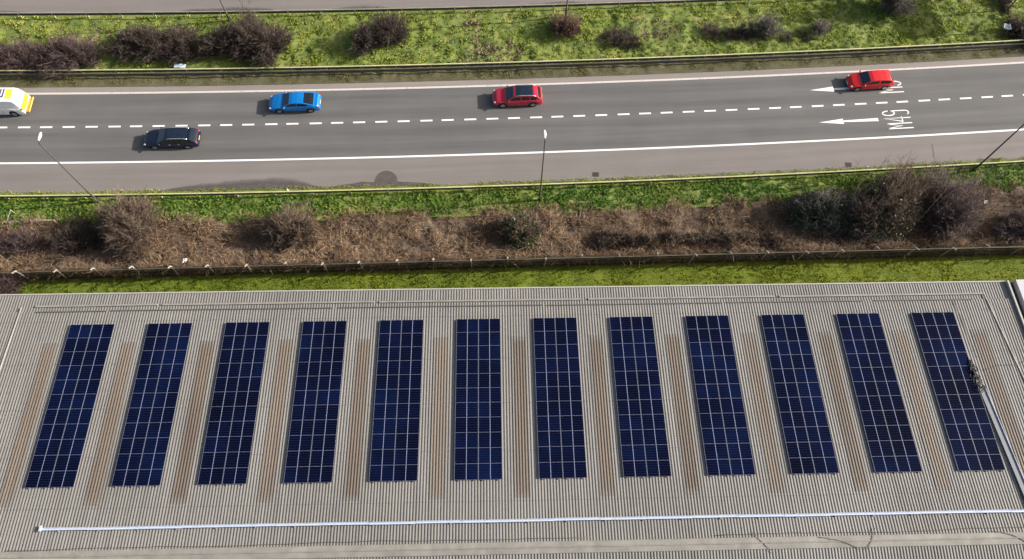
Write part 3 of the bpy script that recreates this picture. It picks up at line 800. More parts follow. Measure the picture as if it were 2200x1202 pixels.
barrier('yellowish crash barrier between the hard shoulder and the near green bank', -7.45, .66, [(0, 0)], .9, M['galv_green'])

# ------------------------------------------------------------------ lamp posts
def lamp_post():
    root = empty('street_lamp')
    b = MB(); b.tube([(0, 0, -.1), (0, 0, 1.3), (0, 0, 1.32), (0, 0, 9.0)], [.11, .105, .072, .045], 10)
    b.build('column', M['lamp_steel'], root)
    b = MB(); b.tube([(0, 0, 9.0), (0, .02, 9.1), (0, .10, 9.18), (0, .30, 9.2)], [.05, .045, .04, .035], 8)
    b.build('arm', M['lamp_steel'], root)
    b = MB(); b.ellip((0, .56, 9.22), (.13, .36, .085), 14, 8); b.rbox((0, .26, 9.22), (.14, .22, .12), .03)
    hd = b.build('lamp_head', M['lamp_head'], root)
    b = MB(); b.ellip((0, .62, 9.18), (.12, .25, .08), 12, 6); b.build('lamp_bowl', M['lamp_glass'], hd)
    b = MB(); b.box((0, -.10, .75), (.12, .03, .5)); b.build('access_door', M['galv'], root)
    return root
lp = lamp_post(); GL = 'street lamps beside the carriageways'
spots = [(-35.75, -7.75, 0, 'tall dark street lamp at the left, its foot beside the tall pale shrub'),
         (1.55, -8.55, 0, 'tall dark street lamp near the middle, its foot above the round ivy bush'),
         (39.55, -7.75, 0, 'tall dark street lamp at the right edge beside the purple shrub'),
         (-27.0, 11.75, PI, 'upper left lamp column rising out of the dark shrub on the central verge'),
         (5.3, 11.30, PI, 'upper middle lamp column standing in the reddish shrub'),
         (37.2, 11.2, PI, 'upper right lamp column hidden by the lilac grey tree')]
for i, (s, o, r, lab) in enumerate(spots):
    c = lp if i == 0 else copy_tree(lp)
    c.location = P(s, o, .05); c.rotation_euler = (0, 0, ang(s) + r); tag(c, lab, 'street lamp', GL)

# ------------------------------------------------------------------ fence along the lawn
fence = empty('post_fence', (0, fence_y(0.0), 0), 0, 'long fence of cranked concrete posts with wire mesh above the lawn', 'fence')
pb = MB()
pb.box((0, 0, .9), (.10, .10, 2.2))
pb.add([(-.05, -.05, 2.0), (.05, -.05, 2.0), (.05, .05, 2.0), (-.05, .05, 2.0), (-.045, -.36, 2.30), (.045, -.36, 2.30), (.045, -.31, 2.38), (-.045, -.31, 2.38)],
       [(0, 1, 5, 4), (1, 2, 6, 5), (2, 3, 7, 6), (3, 0, 4, 7), (4, 5, 6, 7)])
proto = None; x = -12.11 - 3.0 * 15
fx = []
while x < 58:
    loc = (x, float(fence_y(x)) - float(fence_y(0.0)), 0)
    if proto is None: o = proto = pb.build('post', M['concrete'], fence)
    else: o = proto.copy(); COL.objects.link(o); o.parent = fence
    o.location = loc
    o.rotation_euler = (random.uniform(-.05, .05), random.uniform(-.05, .05), .06 + random.uniform(-.12, .12))
    fx.append(x); x += 3.0 + random.uniform(-.06, .06)
mb = MB(); f0 = float(fence_y(0.0))
for zz, dy in ((.12, -.06), (.7, -.06), (1.3, -.06), (1.92, -.06), (2.16, -.24), (2.30, -.34)):
    mb.tube([(a, float(fence_y(a)) - f0 + dy, zz + random.uniform(-.02, .02)) for a in fx], .006 if zz < 1.9 else .009, 4)
mb.build('line_wire', M['galv'], fence)
m, t, b = nodes('fence mesh with painted shade')  # made-up netting: near-black dense weave stands in for shade on the fence
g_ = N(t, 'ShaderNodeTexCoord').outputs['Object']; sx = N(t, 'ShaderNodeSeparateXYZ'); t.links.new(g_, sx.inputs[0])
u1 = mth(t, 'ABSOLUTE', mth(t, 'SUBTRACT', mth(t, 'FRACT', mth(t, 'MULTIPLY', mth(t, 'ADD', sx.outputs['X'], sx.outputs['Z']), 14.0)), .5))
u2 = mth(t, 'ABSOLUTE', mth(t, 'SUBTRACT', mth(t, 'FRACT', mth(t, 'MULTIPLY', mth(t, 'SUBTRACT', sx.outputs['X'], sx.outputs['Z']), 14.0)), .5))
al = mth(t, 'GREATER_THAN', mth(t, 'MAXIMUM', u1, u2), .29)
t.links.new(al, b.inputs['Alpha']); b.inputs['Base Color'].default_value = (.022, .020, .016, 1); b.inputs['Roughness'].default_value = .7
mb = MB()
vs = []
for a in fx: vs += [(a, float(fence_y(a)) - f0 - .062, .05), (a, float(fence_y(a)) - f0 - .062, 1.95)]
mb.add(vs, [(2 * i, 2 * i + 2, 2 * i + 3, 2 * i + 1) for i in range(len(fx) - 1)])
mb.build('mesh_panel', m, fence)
# ivy and bramble grown through the fence from the bank
n = 15000; x_ = RNG.uniform(-50, 50, n); y_ = fence_y(x_) + RNG.uniform(-.05, .55, n)
hm = 1.35 + .45 * vnoise(x_, x_ * 0, 2.6, 71) + .25 * vnoise(x_, x_ * 0, .8, 72)
p0 = np.stack([x_, y_, RNG.random(n) ** .7 * hm], 1)
dr = RNG.normal(0, .34, (n, 3)); dr[:, 1] *= .6; dr[:, 2] = np.abs(dr[:, 2]) * .8
V, F = prisms(p0, p0 + dr, RNG.uniform(.01, .022, n), np.full(n, .006))
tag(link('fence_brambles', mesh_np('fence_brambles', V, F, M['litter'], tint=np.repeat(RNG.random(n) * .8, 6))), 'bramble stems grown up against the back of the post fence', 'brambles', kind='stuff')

# ------------------------------------------------------------------ building
RX0 = np.array([-1.1768, 19.1697, 4.8746]); YAW, ALP = .045874, .088824
PITCH, ALEN, AW = 5.61899, 11.7424, 3.21
U = np.array([math.cos(YAW), math.sin(YAW), 0.0])
Vd = np.array([math.sin(YAW) * math.cos(ALP), -math.cos(YAW) * math.cos(ALP), math.sin(ALP)])   # uphill, towards the ridge
Nn = np.cross(Vd, U); Nn = Nn if Nn[2] > 0 else -Nn
V2 = np.array([Vd[0], Vd[1], -Vd[2]]); N2 = np.cross(V2, U); N2 = N2 if N2[2] > 0 else -N2
ZP = -.10                                            # sheet crown below the module plane
RIDGE = 16.08
def RP(u, v, h=0.0):
    u, v, h = np.broadcast_arrays(np.asarray(u, float), np.asarray(v, float), np.asarray(h, float))
    base = RX0 + u[..., None] * U + np.minimum(v, RIDGE)[..., None] * Vd + np.maximum(v - RIDGE, 0)[..., None] * V2
    nn = np.where((v > RIDGE)[..., None], N2, Nn)
    return base + nn * (h + ZP)[..., None]
UL, UR = -62.0, 38.95
ware = empty('warehouse', tuple(np.array([*RP(-10, 14)[:2], 0])), 0, 'long low warehouse with a grey corrugated roof carrying solar arrays', 'warehouse')
WL = np.array(ware.location)

CPITCH, CAMP = .2, .016
def corr(name, u0, u1, v0, v1, mat, lift=0.0, thick=True, nv=2):
    """corrugated sheet between u0..u1, v0..v1 (rounded ribs along the fall)"""
    k = 6
    n0 = math.floor(u0 / CPITCH * k); n1 = math.ceil(u1 / CPITCH * k)
    uu = np.arange(n0, n1 + 1) / k * CPITCH
    ph = (uu / CPITCH) % 1.0
    hh = CAMP * np.clip(np.cos(2 * PI * ph) * 1.35, -1, 1) - CAMP + lift
    vv = np.linspace(v0, v1, nv); n = len(uu)
    V = np.concatenate([RP(uu, np.full(n, q), hh) for q in vv]) - WL
    a = np.concatenate([np.arange(n - 1) + r * n for r in range(nv - 1)])
    F = np.stack([a, a + 1, a + 1 + n, a + n], 1)
    me = mesh_np(name, V, F, mat)
    uvl = me.uv_layers.new(name='UVMap')
    uvv = np.concatenate([np.stack([uu, np.full(n, q)], 1) for q in vv]).astype(np.float32)
    uvl.data.foreach_set('uv', uvv[F.ravel()].ravel())
    ul2 = me.uv_layers.new(name='Local'); lv = np.stack([(uvv[:, 0] - u0) / (u1 - u0), (uvv[:, 1] - v0) / (v1 - v0)], 1).astype(np.float32)
    ul2.data.foreach_set('uv', lv[F.ravel()].ravel())
    return link(name, me, ware)
corr('roof_sheet', UL, UR, -1.12, 15.95, M['sheet'])
corr('eaves_sheet', UL, UR, -2.55, -1.02, M['sheet'], -.06)
corr('rear_roof_sheet', UL, UR, 16.22, 32.0, M['sheet'])
# rooflights
gapw = 1.0
for i in range(13):
    uc = PITCH * (i - 5.5) - (PITCH - AW) / 2 + (.12 if i < 11 else .0)
    if i == 12: uc = PITCH * 6.5 - .45 - .55
    corr('rooflight', uc - gapw / 2, uc + gapw / 2, 1.38, 12.95, M['rooflight'], .012)
def rbar(mb, u0, v0, u1, v1, wd, h0, h1):
    """a flat bar lying on the roof"""
    d = np.array([u1 - u0, v1 - v0]); d = d / np.linalg.norm(d); pn = np.array([-d[1], d[0]]) * wd / 2
    c = [(u0 - pn[0], v0 - pn[1]), (u1 - pn[0], v1 - pn[1]), (u1 + pn[0], v1 + pn[1]), (u0 + pn[0], v0 + pn[1])]
    vs = [RP(a, b, h0) - WL for a, b in c] + [RP(a, b, h1) - WL for a, b in c]
    mb.add(vs, [(3, 2, 1, 0), (4, 5, 6, 7), (0, 1, 5, 4), (1, 2, 6, 5), (2, 3, 7, 6), (3, 0, 4, 7)])
mb = MB(); rbar(mb, UL, -2.60, UR, -2.60, .10, -.22, -.02); mb.build('eaves_gutter', M['trim'], ware)
# ridge capping: two wings and a roll
mb = MB()
vs = []
for q, h in ((15.72, .002), (15.74, .03), (16.02, .05), (16.06, .085), (16.10, .085), (16.14, .05), (16.46, .03), (16.48, .002)):
    for a in np.linspace(UL, UR, 90): vs.append(RP(a, q, h + .012 * math.sin(a * 1.7) * (1 if .02 < h < .06 else 0)) - WL)
mb.add(vs, [(r * 90 + i, r * 90 + i + 1, r * 90 + 91 + i, r * 90 + 90 + i) for r in range(7) for i in range(89)])
mb.build('ridge_capping', M['trim_dull'], ware)
# flashing lines framing the roof slope, and the raised joint along the sheet lap
mb = MB(); rbar(mb, -34.9, -1.5, -35.15, 8.0, .07, .0, .04); rbar(mb, -35.15, 8.0, -35.4, 15.6, .07, .0, .04); mb.build('verge_flashing', M['trim'], ware)
mb = MB(); rbar(mb, 36.95, -1.62, 37.65, 5.2, .07, .0, .04); rbar(mb, 37.65, 5.2, 38.6, 15.6, .07, .0, .04); mb.build('verge_flashing', M['trim'], ware)
mb = MB()
for a, b in ((-33.9, -25), (-24.6, -9), (-8.6, 6.5), (7, 21), (21.4, 36.9)): rbar(mb, a, -1.58 + random.uniform(-.03, .03), b, -1.58 + random.uniform(-.03, .03), .13, -.05, .02)
mb.build('lap_flashing', M['trim_dull'], ware)
mb = MB()
for a, b in ((-33.7, -28.6), (-28.3, -12), (-11.6, 3.5), (3.9, 17), (17.3, 27.6), (28.5, 35.9)): rbar(mb, a, -1.10 + random.uniform(-.03, .03), b, -1.08 + random.uniform(-.03, .03), .07, .0, .05)
mb.build('lap_seal', M['wire'], ware)
# right-hand verge: pale edge, dark box gutter, wide smooth capping of the next bay
mb = MB(); rbar(mb, 39.05, -2.6, 39.05, 16.0, .13, -.10, .14); mb.build('verge_trim', M['trim'], ware)
mb = MB(); rbar(mb, 39.38, -2.6, 39.38, 16.0, .46, -.30, -.22); mb.build('box_gutter', M['gutter'], ware)
mb = MB(); rbar(mb, 40.25, -2.6, 40.25, 16.0, 1.28, -.30, .22); mb.build('parapet_capping', M['capping'], ware)
mb = MB(); rbar(mb, 41.1, -2.6, 41.1, 16.0, .42, -.32, -.20); mb.build('box_gutter', M['gutter'], ware)
corr('next_bay_sheet', 41.3, 62, -2.55, 15.95, M['sheet'])
# walls
mb = MB()
def quad_wall(u0, v0, u1, v1):
    a, b = RP(u0, v0, -.12) - WL, RP(u1, v1, -.12) - WL
    mb.add([(a[0], a[1], -.2), (b[0], b[1], -.2), tuple(b), tuple(a)], [(0, 1, 2, 3)])
quad_wall(UL, -2.35, 62, -2.35); quad_wall(62, 32, UL, 32)
for ue, fl in ((UL, 1), (62, -1)):      # gable ends
    tp = [RP(ue, q, -.14) - WL for q in (-2.35, 16.08, 31.98)]
    vs = [(tp[0][0], tp[0][1], -.2), (tp[2][0], tp[2][1], -.2), tuple(tp[2]), tuple(tp[1]), tuple(tp[0])]
    mb.add(vs, [(0, 1, 2, 3, 4)[::fl]])
mb.build('wall', M['wall'], ware)

# ------------------------------------------------------------------ solar arrays
def array_proto():
    root = empty('solar_array')
    mw, mh = AW / 2, ALEN / 11
    fr = MB(); gl = MB()
    hw, hh = mw / 2 - .006, mh / 2 - .003
    gl.add([(-hw + .02, -hh + .008, -.004), (hw - .02, -hh + .008, -.004), (hw - .02, hh - .008, -.004), (-hw + .02, hh - .008, -.004)], [(0, 1, 2, 3)])
    for (cx, cy, dx, dy) in ((0, -hh + .004, 2 * hw, .008), (0, hh - .004, 2 * hw, .008), (-hw + .010, 0, .020, 2 * hh - .016), (hw - .010, 0, .020, 2 * hh - .016)):
        fr.box((cx, cy, -.0175), (dx, dy, .035))
    pr = None
    for c in range(2):
        for r in range(11):
            loc = ((c + .5) * mw, -(r + .5) * mh, 0)     # local -Y is uphill
            if pr is None:
                pr = gl.build('solar_panel', M['cells'], root); f = fr.build('frame', M['alu'], pr); o = pr
            else:
                o = pr.copy(); COL.objects.link(o); o.parent = root
                f2 = f.copy(); COL.objects.link(f2); f2.parent = o
            o.location = loc
    # mounting rails run up the slope under the modules, clamps show at both ends
    proto = None
    rb = MB(); rb.box((0, -ALEN / 2, -.065), (.04, ALEN + .16, .05))
    for q in range(9): rb.box((0, -.25 - q * (ALEN - .5) / 8, -.115), (.07, .07, .06))
    for xx in (.28, mw - .28, mw + .28, AW - .28):
        if proto is None: o = proto = rb.build('mounting_rail', M['alu'], root)
        else: o = proto.copy(); COL.objects.link(o); o.parent = root
        o.location = (xx, 0, 0)
    return root
ap = array_proto()
rotm = Matrix((Vector(U), Vector(-Vd), Vector(np.cross(U, -Vd)))).transposed()
where = ['leftmost solar array, leaning furthest left beside the left flashing line', 'second solar array from the left', 'third solar array from the left',
         'fourth solar array from the left', 'fifth solar array from the left, almost upright', 'bluest solar array, standing upright below the ivy bush',
         'seventh solar array from the left, just right of the upright one', 'fifth solar array from the right', 'fourth solar array from the right',
         'third solar array from the right', 'second solar array from the right', 'rightmost solar array, beside the black cables and cable tray']
GS = 'solar arrays in a row on the warehouse roof'
for i in range(12):
    o = ap if i == 0 else copy_tree(ap)
    p = RX0 + U * (PITCH * (i - 5.5))
    o.location = p; o.rotation_euler = rotm.to_euler()
    tag(o, where[i], 'solar array', GS)

# ------------------------------------------------------------------ cable tray, cables and wires on the roof
tray = empty('cable_tray', tuple(RP(34, 14.4)), 0, 'pale blue metal cable tray running along the lower roof and up its right side', 'cable tray')
TL = np.array(tray.location); WLs = WL; WL = TL
def tray_run(u0, v0, u1, v1, wd):
    mb = MB(); rbar(mb, u0, v0, u1, v1, wd, .07, .085)
    d = np.array([u1 - u0, v1 - v0]); d = d / np.linalg.norm(d); pn = np.array([-d[1], d[0]]) * (wd / 2 - .012)
    for sg in (-1, 1): rbar(mb, u0 + sg * pn[0], v0 + sg * pn[1], u1 + sg * pn[0], v1 + sg * pn[1], .024, .0853, .15)
    return mb
edges = list(np.linspace(-29.1, 36.6, 23))
for a, b in zip(edges, edges[1:]):
    dv = random.uniform(-.018, .018)
    tray_run(a, 14.41 + dv, b - .012, 14.41 + dv + random.uniform(-.01, .01), .165).build('tray_length', M['tray'], tray)
mb = MB(); rbar(mb, 34.36, 6.0, 35.05, 14.28, .42, .07, .085); rbar(mb, 34.14, 6.0, 34.83, 14.28, .02, .0853, .12); mb.build('side_run', M['tray_dull'], tray)
mb = MB(); rbar(mb, 34.585, 6.0, 35.275, 14.28, .035, .086, .15); mb.build('side_lip', M['tray'], tray)
mb = MB(); rbar(mb, -29.14, 14.18, -29.14, 14.53, .13, .075, .17); mb.build('end_stop', M['tray'], tray)
mb = MB()
for a in np.arange(-28, 36, 2.5): rbar(mb, a, 14.26, a, 14.56, .06, .0, .07)
mb.build('tray_foot', M['galv'], tray)
WL = WLs
mb = MB(); c0 = RP(34.3, 4.9)
for q in range(9):
    pts = []; uu, vv = 34.02 + random.uniform(-.1, .22), 3.7 + random.uniform(0, .5)
    for k in range(12):
        pts.append(RP(uu, vv, .03 + random.uniform(0, .22)) - c0)
        vv += random.uniform(.12, .26); uu += .022 + random.uniform(-.13, .13)
    mb.tube(pts, .022, 5)
for q in range(26): # plugs and ties
    p = RP(34.1 + random.uniform(-.15, .4), 3.7 + random.uniform(0, 2.3), .1) - c0
    mb.ellip(p, (.05, .08, .05), 6, 4)
o = mb.build('cable_bundle', M['cable'], None, tuple(c0)); tag(o, 'loose bunch of black cables at the upper end of the cable tray', 'cables')
def wire(label, pts, r=.014, h=.03):
    c0 = RP(*pts[0]); mb = MB(); P_ = []
    for (a, b), (c, d) in zip(pts, pts[1:]):
        for k in range(6): P_.append(RP(a + (c - a) * k / 6 + random.uniform(-.015, .015), b + (d - b) * k / 6 + random.uniform(-.03, .03), h) - c0)
    P_.append(RP(*pts[-1], h) - c0); mb.tube(P_, r, 5)
    return tag(mb.build('roof_wire', M['wire'], None, tuple(c0)), label, 'wire')
wire('thin dark wire crossing the right flashing beside the cable bunch', [(34.9, 4.6), (36.2, 4.25), (37.4, 4.2), (38.8, 3.7)])
wire('dark wire lying along the ridge at the lower right of the roof', [(14, 15.55), (20, 15.5), (26, 15.58), (30, 15.45), (36, 15.4)], .018)
wire('dark wire lying along the ridge left of the middle', [(-31, 15.66), (-24, 15.58), (-16, 15.62), (-8, 15.5), (-2, 15.55), (6, 15.52)], .018)
wire('short wire forked over the ridge below the fourth array from the right', [(16.4, 15.4), (16.9, 16.0), (17.6, 16.7)], .016, .07)
wire('short wire looped over the ridge below the second array from the right', [(24.4, 15.3), (24.1, 15.9), (23.6, 16.6)], .018, .08)
wire('slanting wire over the ridge below the third array from the right', [(20.6, 15.8), (21.8, 16.0), (23.3, 16.6)], .016, .08)
wire('slanting wire over the ridge in the lower right corner', [(32.0, 15.6), (33.2, 15.9), (34.4, 16.6)], .018, .08)
wire('thin wire running down the sheets right of the rightmost array', [(34.4, -1.0), (34.6, .4), (34.75, 2.0), (34.8, 3.6)], .012)

# ------------------------------------------------------------------ vehicles
def interp(x, pts): return float(np.interp(x, [p[0] for p in pts], [p[1] for p in pts]))
def build_car(name, label, cat, spec, loc, rz):
    """local frame: +x to the front, z up, origin under the middle of the car"""
    L, W = spec['L'], spec['W']; paint_ = spec['paint']
    root = empty(name, loc, rz, label, cat); root.scale = spec.get('scale', (1, .89, .86))
    wr = spec.get('wr', .33); xw = [(-.5 + spec['wb'][0]) * L, (-.5 + spec['wb'][1]) * L]
    top = spec['top']; gh = spec['roof']; zs = .24
    def half(x):
        f = (x / L + .5)
        k = 1.0
        if f > .82: k = 1 - spec.get('tf', .20) * ((f - .82) / .18) ** 2.2
        if f < .14: k = 1 - spec.get('tr', .13) * ((.14 - f) / .14) ** 2.2
        return W / 2 * k
    bp = [(-.5 + p[0]) * L for p in top] + [(-.5 + p[0]) * L for p in gh]
    xs = sorted(set(np.round(np.concatenate([np.linspace(-L / 2, L / 2, 44), bp] + [np.linspace(c - wr - .07, c + wr + .07, 13) for c in xw]), 4)))
    xs = [x for i, x in enumerate(xs) if i == 0 or x - xs[i - 1] > .006]
    def zlo(x):
        z = zs + (.10 * max(0, (abs(x) / (L / 2) - .90) / .10) ** 1.5)
        for c in xw:
            d = (wr + .06) ** 2 - (x - c) ** 2
            if d > 0: z = max(z, min(wr + math.sqrt(d), interp(x / L + .5, top) - .06))
        return z
    V = []; F = []
    T = [0, .18, .45, .70, .90, 1.0]; ky = [.955, .99, 1.0, .99, .965, .925]
    TY = [.80, .45, 0]
    nrow = len(T) + len(TY)
    for sgn in (1, -1):
        base = len(V)
        for x in xs:
            a, b, h = zlo(x), interp(x / L + .5, top), half(x)
            for q, ky_ in zip(T, ky): V.append((x, sgn * h * ky_, a + (b - a) * q - (.02 if q == 1 else 0)))
            for q in TY: V.append((x, sgn * h * q, b + .035 * (1 - q * q)))
        for i in range(len(xs) - 1):
            for k in range(nrow - 1):
                q = (base + i * nrow + k, base + i * nrow + k + 1, base + (i + 1) * nrow + k + 1, base + (i + 1) * nrow + k)
                F.append(q if sgn < 0 else q[::-1])
        for e, fl in ((0, 1), (len(xs) - 1, -1)):   # close the nose and the tail
            r = [base + e * nrow + k for k in range(nrow)]
            V.append((xs[e], 0, V[r[0]][2])); r.append(len(V) - 1)
            F.append(tuple(r) if fl * sgn > 0 else tuple(r[::-1]))
    # greenhouse grid
    g0, g1 = (-.5 + gh[0][0]) * L, (-.5 + gh[-1][0]) * L
    brk = [(-.5 + q) * L for q in spec['ws'] + spec['rw'] + [c for sw in spec['sw'] for c in sw]]
    gx = sorted(set(np.round(np.concatenate([np.linspace(g0, g1, 26), brk, [(-.5 + p[0]) * L for p in gh]]), 4)))
    gx = [x for i, x in enumerate(gx) if i == 0 or x - gx[i - 1] > .004]
    tu = spec.get('tumble', .20); hmax = max(p[1] for p in gh)
    TS = [0, .14, .84, 1.0]; TT = [.90, .5, 0, -.5, -.90]
    G = []; ng = 4 + 5 + 4
    for x in gx:
        zb = interp(x / L + .5, top) - .015; zr = max(zb + .01, interp(x / L + .5, gh)); hb = half(x) * .93
        fr = min(1, (zr - zb) / max(.1, hmax - zb)); hr = hb * (1 - tu * fr); ze = zr - .05 * fr
        row = []
        for q in TS: row.append((x, hb + (hr - hb) * q, zb + (ze - zb) * q))
        for q in TT: row.append((x, hr * q, ze + (zr - ze) * (1 - q * q) ** .6))
        for q in reversed(TS): row.append((x, -(hb + (hr - hb) * q), zb + (ze - zb) * q))
        G.append(row)
    parts = {}
    def inr(x, r): return (-.5 + r[0]) * L - 1e-3 <= x <= (-.5 + r[1]) * L + 1e-3
    for i in range(len(gx) - 1):
        xm = (gx[i] + gx[i + 1]) / 2
        for k in range(ng - 1):
            side = k < 3 or k >= ng - 4
            key = 'body'
            if side and k in (1, ng - 3):
                for j, sw in enumerate(spec['sw']):
                    if inr(xm, sw): key = ('side_window', j, k)
            if not side and 3 < k < ng - 5 or (not side and k in (3, ng - 5) and False):
                if inr(xm, spec['ws']): key = 'windscreen'
                elif inr(xm, spec['rw']): key = 'rear_window'
                elif spec.get('rp') and inr(xm, spec['rp']): key = 'roof_panel'
            parts.setdefault(key, []).append((G[i][k], G[i][k + 1], G[i + 1][k + 1], G[i + 1][k]))
    mats = {'windscreen': M['glass_blue'], 'rear_window': M['glass'], 'roof_panel': M['roof_black']}
    def grid(name, quads, mat, par, extra=None):
        d = {}; vv = []; ff = []
        if extra: vv += extra[0]; ff += extra[1]
        for qd in quads:
            f = []
            for p in qd:
                kk = tuple(np.round(p, 5))
                if kk not in d: d[kk] = len(vv); vv.append(p)
                f.append(d[kk])
            if len(set(f)) == 4: ff.append(tuple(f))
            elif len(set(f)) == 3: ff.append(tuple(dict.fromkeys(f)))
        me = bpy.data.meshes.new(name); me.from_pydata(vv, [], ff); me.update(); me.materials.append(mat)
        bm = bmesh.new(); bm.from_mesh(me); bmesh.ops.remove_doubles(bm, verts=bm.verts, dist=.0008); bmesh.ops.recalc_face_normals(bm, faces=bm.faces); bm.to_mesh(me); bm.free()
        for p in me.polygons: p.use_smooth = True
        if hasattr(me, 'set_sharp_from_angle'): me.set_sharp_from_angle(angle=math.radians(38))
        return link(name, me, par)
    body = grid('body', parts.pop('body'), paint_, root, (V, F))
    for key, q in parts.items():
        if key == 'roof_panel' or key in mats: grid(key, q, mats[key], root)
        else: grid('side_window', q, M['glass'], root)
    # underside, wheels
    mb = MB(); mb.box((0, 0, .30), (L * .93, W * .80, .16)); mb.build('underbody', M['plastic'], root)
    for xx in xw:
        for sg in (1, -1):
            mb = MB(); yo = sg * (half(xx) - .10)
            ring = [(wr * .62, .105), (wr * .93, .10), (wr, .07), (wr, -.07), (wr * .93, -.10), (wr * .62, -.10)]
            n = 20; vs = []; fs = []
            for r_, y_ in ring:
                for k in range(n): vs.append((xx + r_ * math.cos(2 * PI * k / n), yo + sg * y_, wr + r_ * math.sin(2 * PI * k / n)))
            for j in range(5):
                for k in range(n): fs.append((j * n + k, j * n + (k + 1) % n, (j + 1) * n + (k + 1) % n, (j + 1) * n + k))
            fs.append(tuple(range(5 * n, 6 * n)))
            mb.add(vs, fs, True); wh = mb.build('wheel', M['tyre'], root)
            mb = MB(); vs = [(xx, yo + sg * .085, wr)]; n = 20
            for k in range(n):
                q = 2 * PI * k / n; r_ = wr * .63
                vs.append((xx + r_ * math.cos(q), yo + sg * .098, wr + r_ * math.sin(q)))
            mb.add(vs, [(0, 1 + k, 1 + (k + 1) % n) for k in range(n)]); mb.build('rim', M['rim'], wh)
    # lamps, mirrors, plates
    for sg in (1, -1):
        xf = L / 2 - .27; mb = MB(); z = interp(xf / L + .5, top) - .075
        mb.ellip((xf, sg * half(xf) * .84, z), (.24, .13, .075), 10, 6); mb.build('headlight', M['lampclear'], root)
        xr = -L / 2 + .10; z = interp(.03, top) - .14
        mb = MB(); mb.ellip((xr, sg * half(xr) * .82, z), (.115, .17, .10), 10, 6); mb.build('taillight', M['lampred'], root)
        xm = (-.5 + spec['ws'][1] - .035) * L; zb = interp(xm / L + .5, top)
        mb = MB(); mb.ellip((xm, sg * (half(xm) + .035), zb + .06), (.09, .14, .075), 8, 6); mb.build('wing_mirror', spec.get('mirror', paint_), root)
    mb = MB(); mb.box((-L / 2 - .012, 0, .62), (.02, .52, .11)); mb.build('number_plate', M['plate_y'], root)
    mb = MB(); mb.box((L / 2 + .012, 0, .42), (.02, .52, .11)); mb.build('number_plate', M['plate_w'], root)
    for sg in (1, -1):
        if spec.get('rails'):
            a, b_ = spec['rails']; pts = []
            for q in np.linspace(a, b_, 8):
                x = (-.5 + q) * L; zr = interp(q, gh); pts.append((x, sg * half(x) * .93 * (1 - tu) * .96, zr + (.045 if a < q < b_ else -.02)))
            mb = MB(); mb.tube(pts, .028, 6); mb.build('roof_rail', M['chrome'], root)
    # doors: shut lines and handles
    for sg in (1, -1):
        for q in spec['doors']:
            x = (-.5 + q) * L; mb = MB(); zt = interp(q, top)
            mb.box((x, sg * (half(x) * 1.0 + .0), (.36 + zt - .06) / 2), (.012, .012, zt - .42)); mb.build('door_seam', M['plastic'], root)
        for q in spec['handles']:
            x = (-.5 + q) * L; mb = MB(); mb.rbox((x, sg * (half(x) * .995 + .012), interp(q, top) - .13), (.17, .03, .03), .008); mb.build('door_handle', spec.get('hmat', paint_), root)
    return root
def place(s, off_side, W): return tuple(P(s, off_side + W * .89 / 2 + .02)), ang(s) + PI

saloon = dict(L=4.62, W=1.84, paint=M['blue'], wb=(.19, .795),
    top=[(0, .62), (.012, .86), (.04, 1.00), (.12, 1.03), (.40, .98), (.70, .93), (.80, .88), (.92, .76), (.97, .66), (.99, .56), (1, .46)],
    roof=[(.085, 1.03), (.18, 1.22), (.30, 1.37), (.42, 1.415), (.52, 1.395), (.58, 1.33), (.70, 1.02), (.735, .93)],
    ws=[.575, .715], rw=[.115, .295], sw=[[.22, .425], [.44, .63]], doors=[.30, .435, .69], handles=[.33, .50])
loc, rz = place(-19.95, 1.17, 1.84)
build_car('saloon_car', 'bright blue fastback car in the far lane', 'car', saloon, loc, rz)
estate = dict(L=4.80, W=1.84, paint=M['navy'], wb=(.20, .80), rp=[.16, .53],
    top=[(0, .62), (.01, .86), (.03, .98), (.12, 1.02), (.40, .98), (.70, .94), (.80, .88), (.92, .76), (.97, .66), (.99, .56), (1, .46)],
    roof=[(.02, 1.0), (.055, 1.16), (.12, 1.40), (.26, 1.45), (.42, 1.46), (.52, 1.43), (.58, 1.36), (.70, 1.03), (.735, .94)],
    ws=[.575, .715], rw=[.03, .125], sw=[[.10, .25], [.265, .425], [.44, .63]], doors=[.29, .435, .69], handles=[.33, .50], rails=(.15, .54), hmat=M['chrome'])
loc, rz = place(-30.4, -2.46, 1.84)
build_car('estate_car', 'dark navy estate car in the near lane', 'car', estate, loc, rz)
suv = dict(L=4.50, W=1.86, paint=M['crimson'], wb=(.19, .80), rp=[.19, .55], wr=.36,
    top=[(0, .66), (.01, .92), (.03, 1.04), (.12, 1.08), (.40, 1.04), (.70, 1.01), (.80, .96), (.92, .86), (.97, .74), (.99, .62), (1, .50)],
    roof=[(.015, 1.04), (.05, 1.24), (.10, 1.48), (.16, 1.56), (.30, 1.62), (.45, 1.63), (.54, 1.59), (.60, 1.50), (.70, 1.16), (.745, 1.0)],
    ws=[.575, .73], rw=[.03, .095], sw=[[.12, .25], [.265, .425], [.44, .64]], doors=[.30, .435, .70], handles=[.33, .50], rails=(.13, .55), mirror=M['plastic'])
loc, rz = place(.15, 1.16, 1.86)
build_car('crossover_car', 'crimson crossover car with a black roof and bright roof rails', 'car', suv, loc, rz)
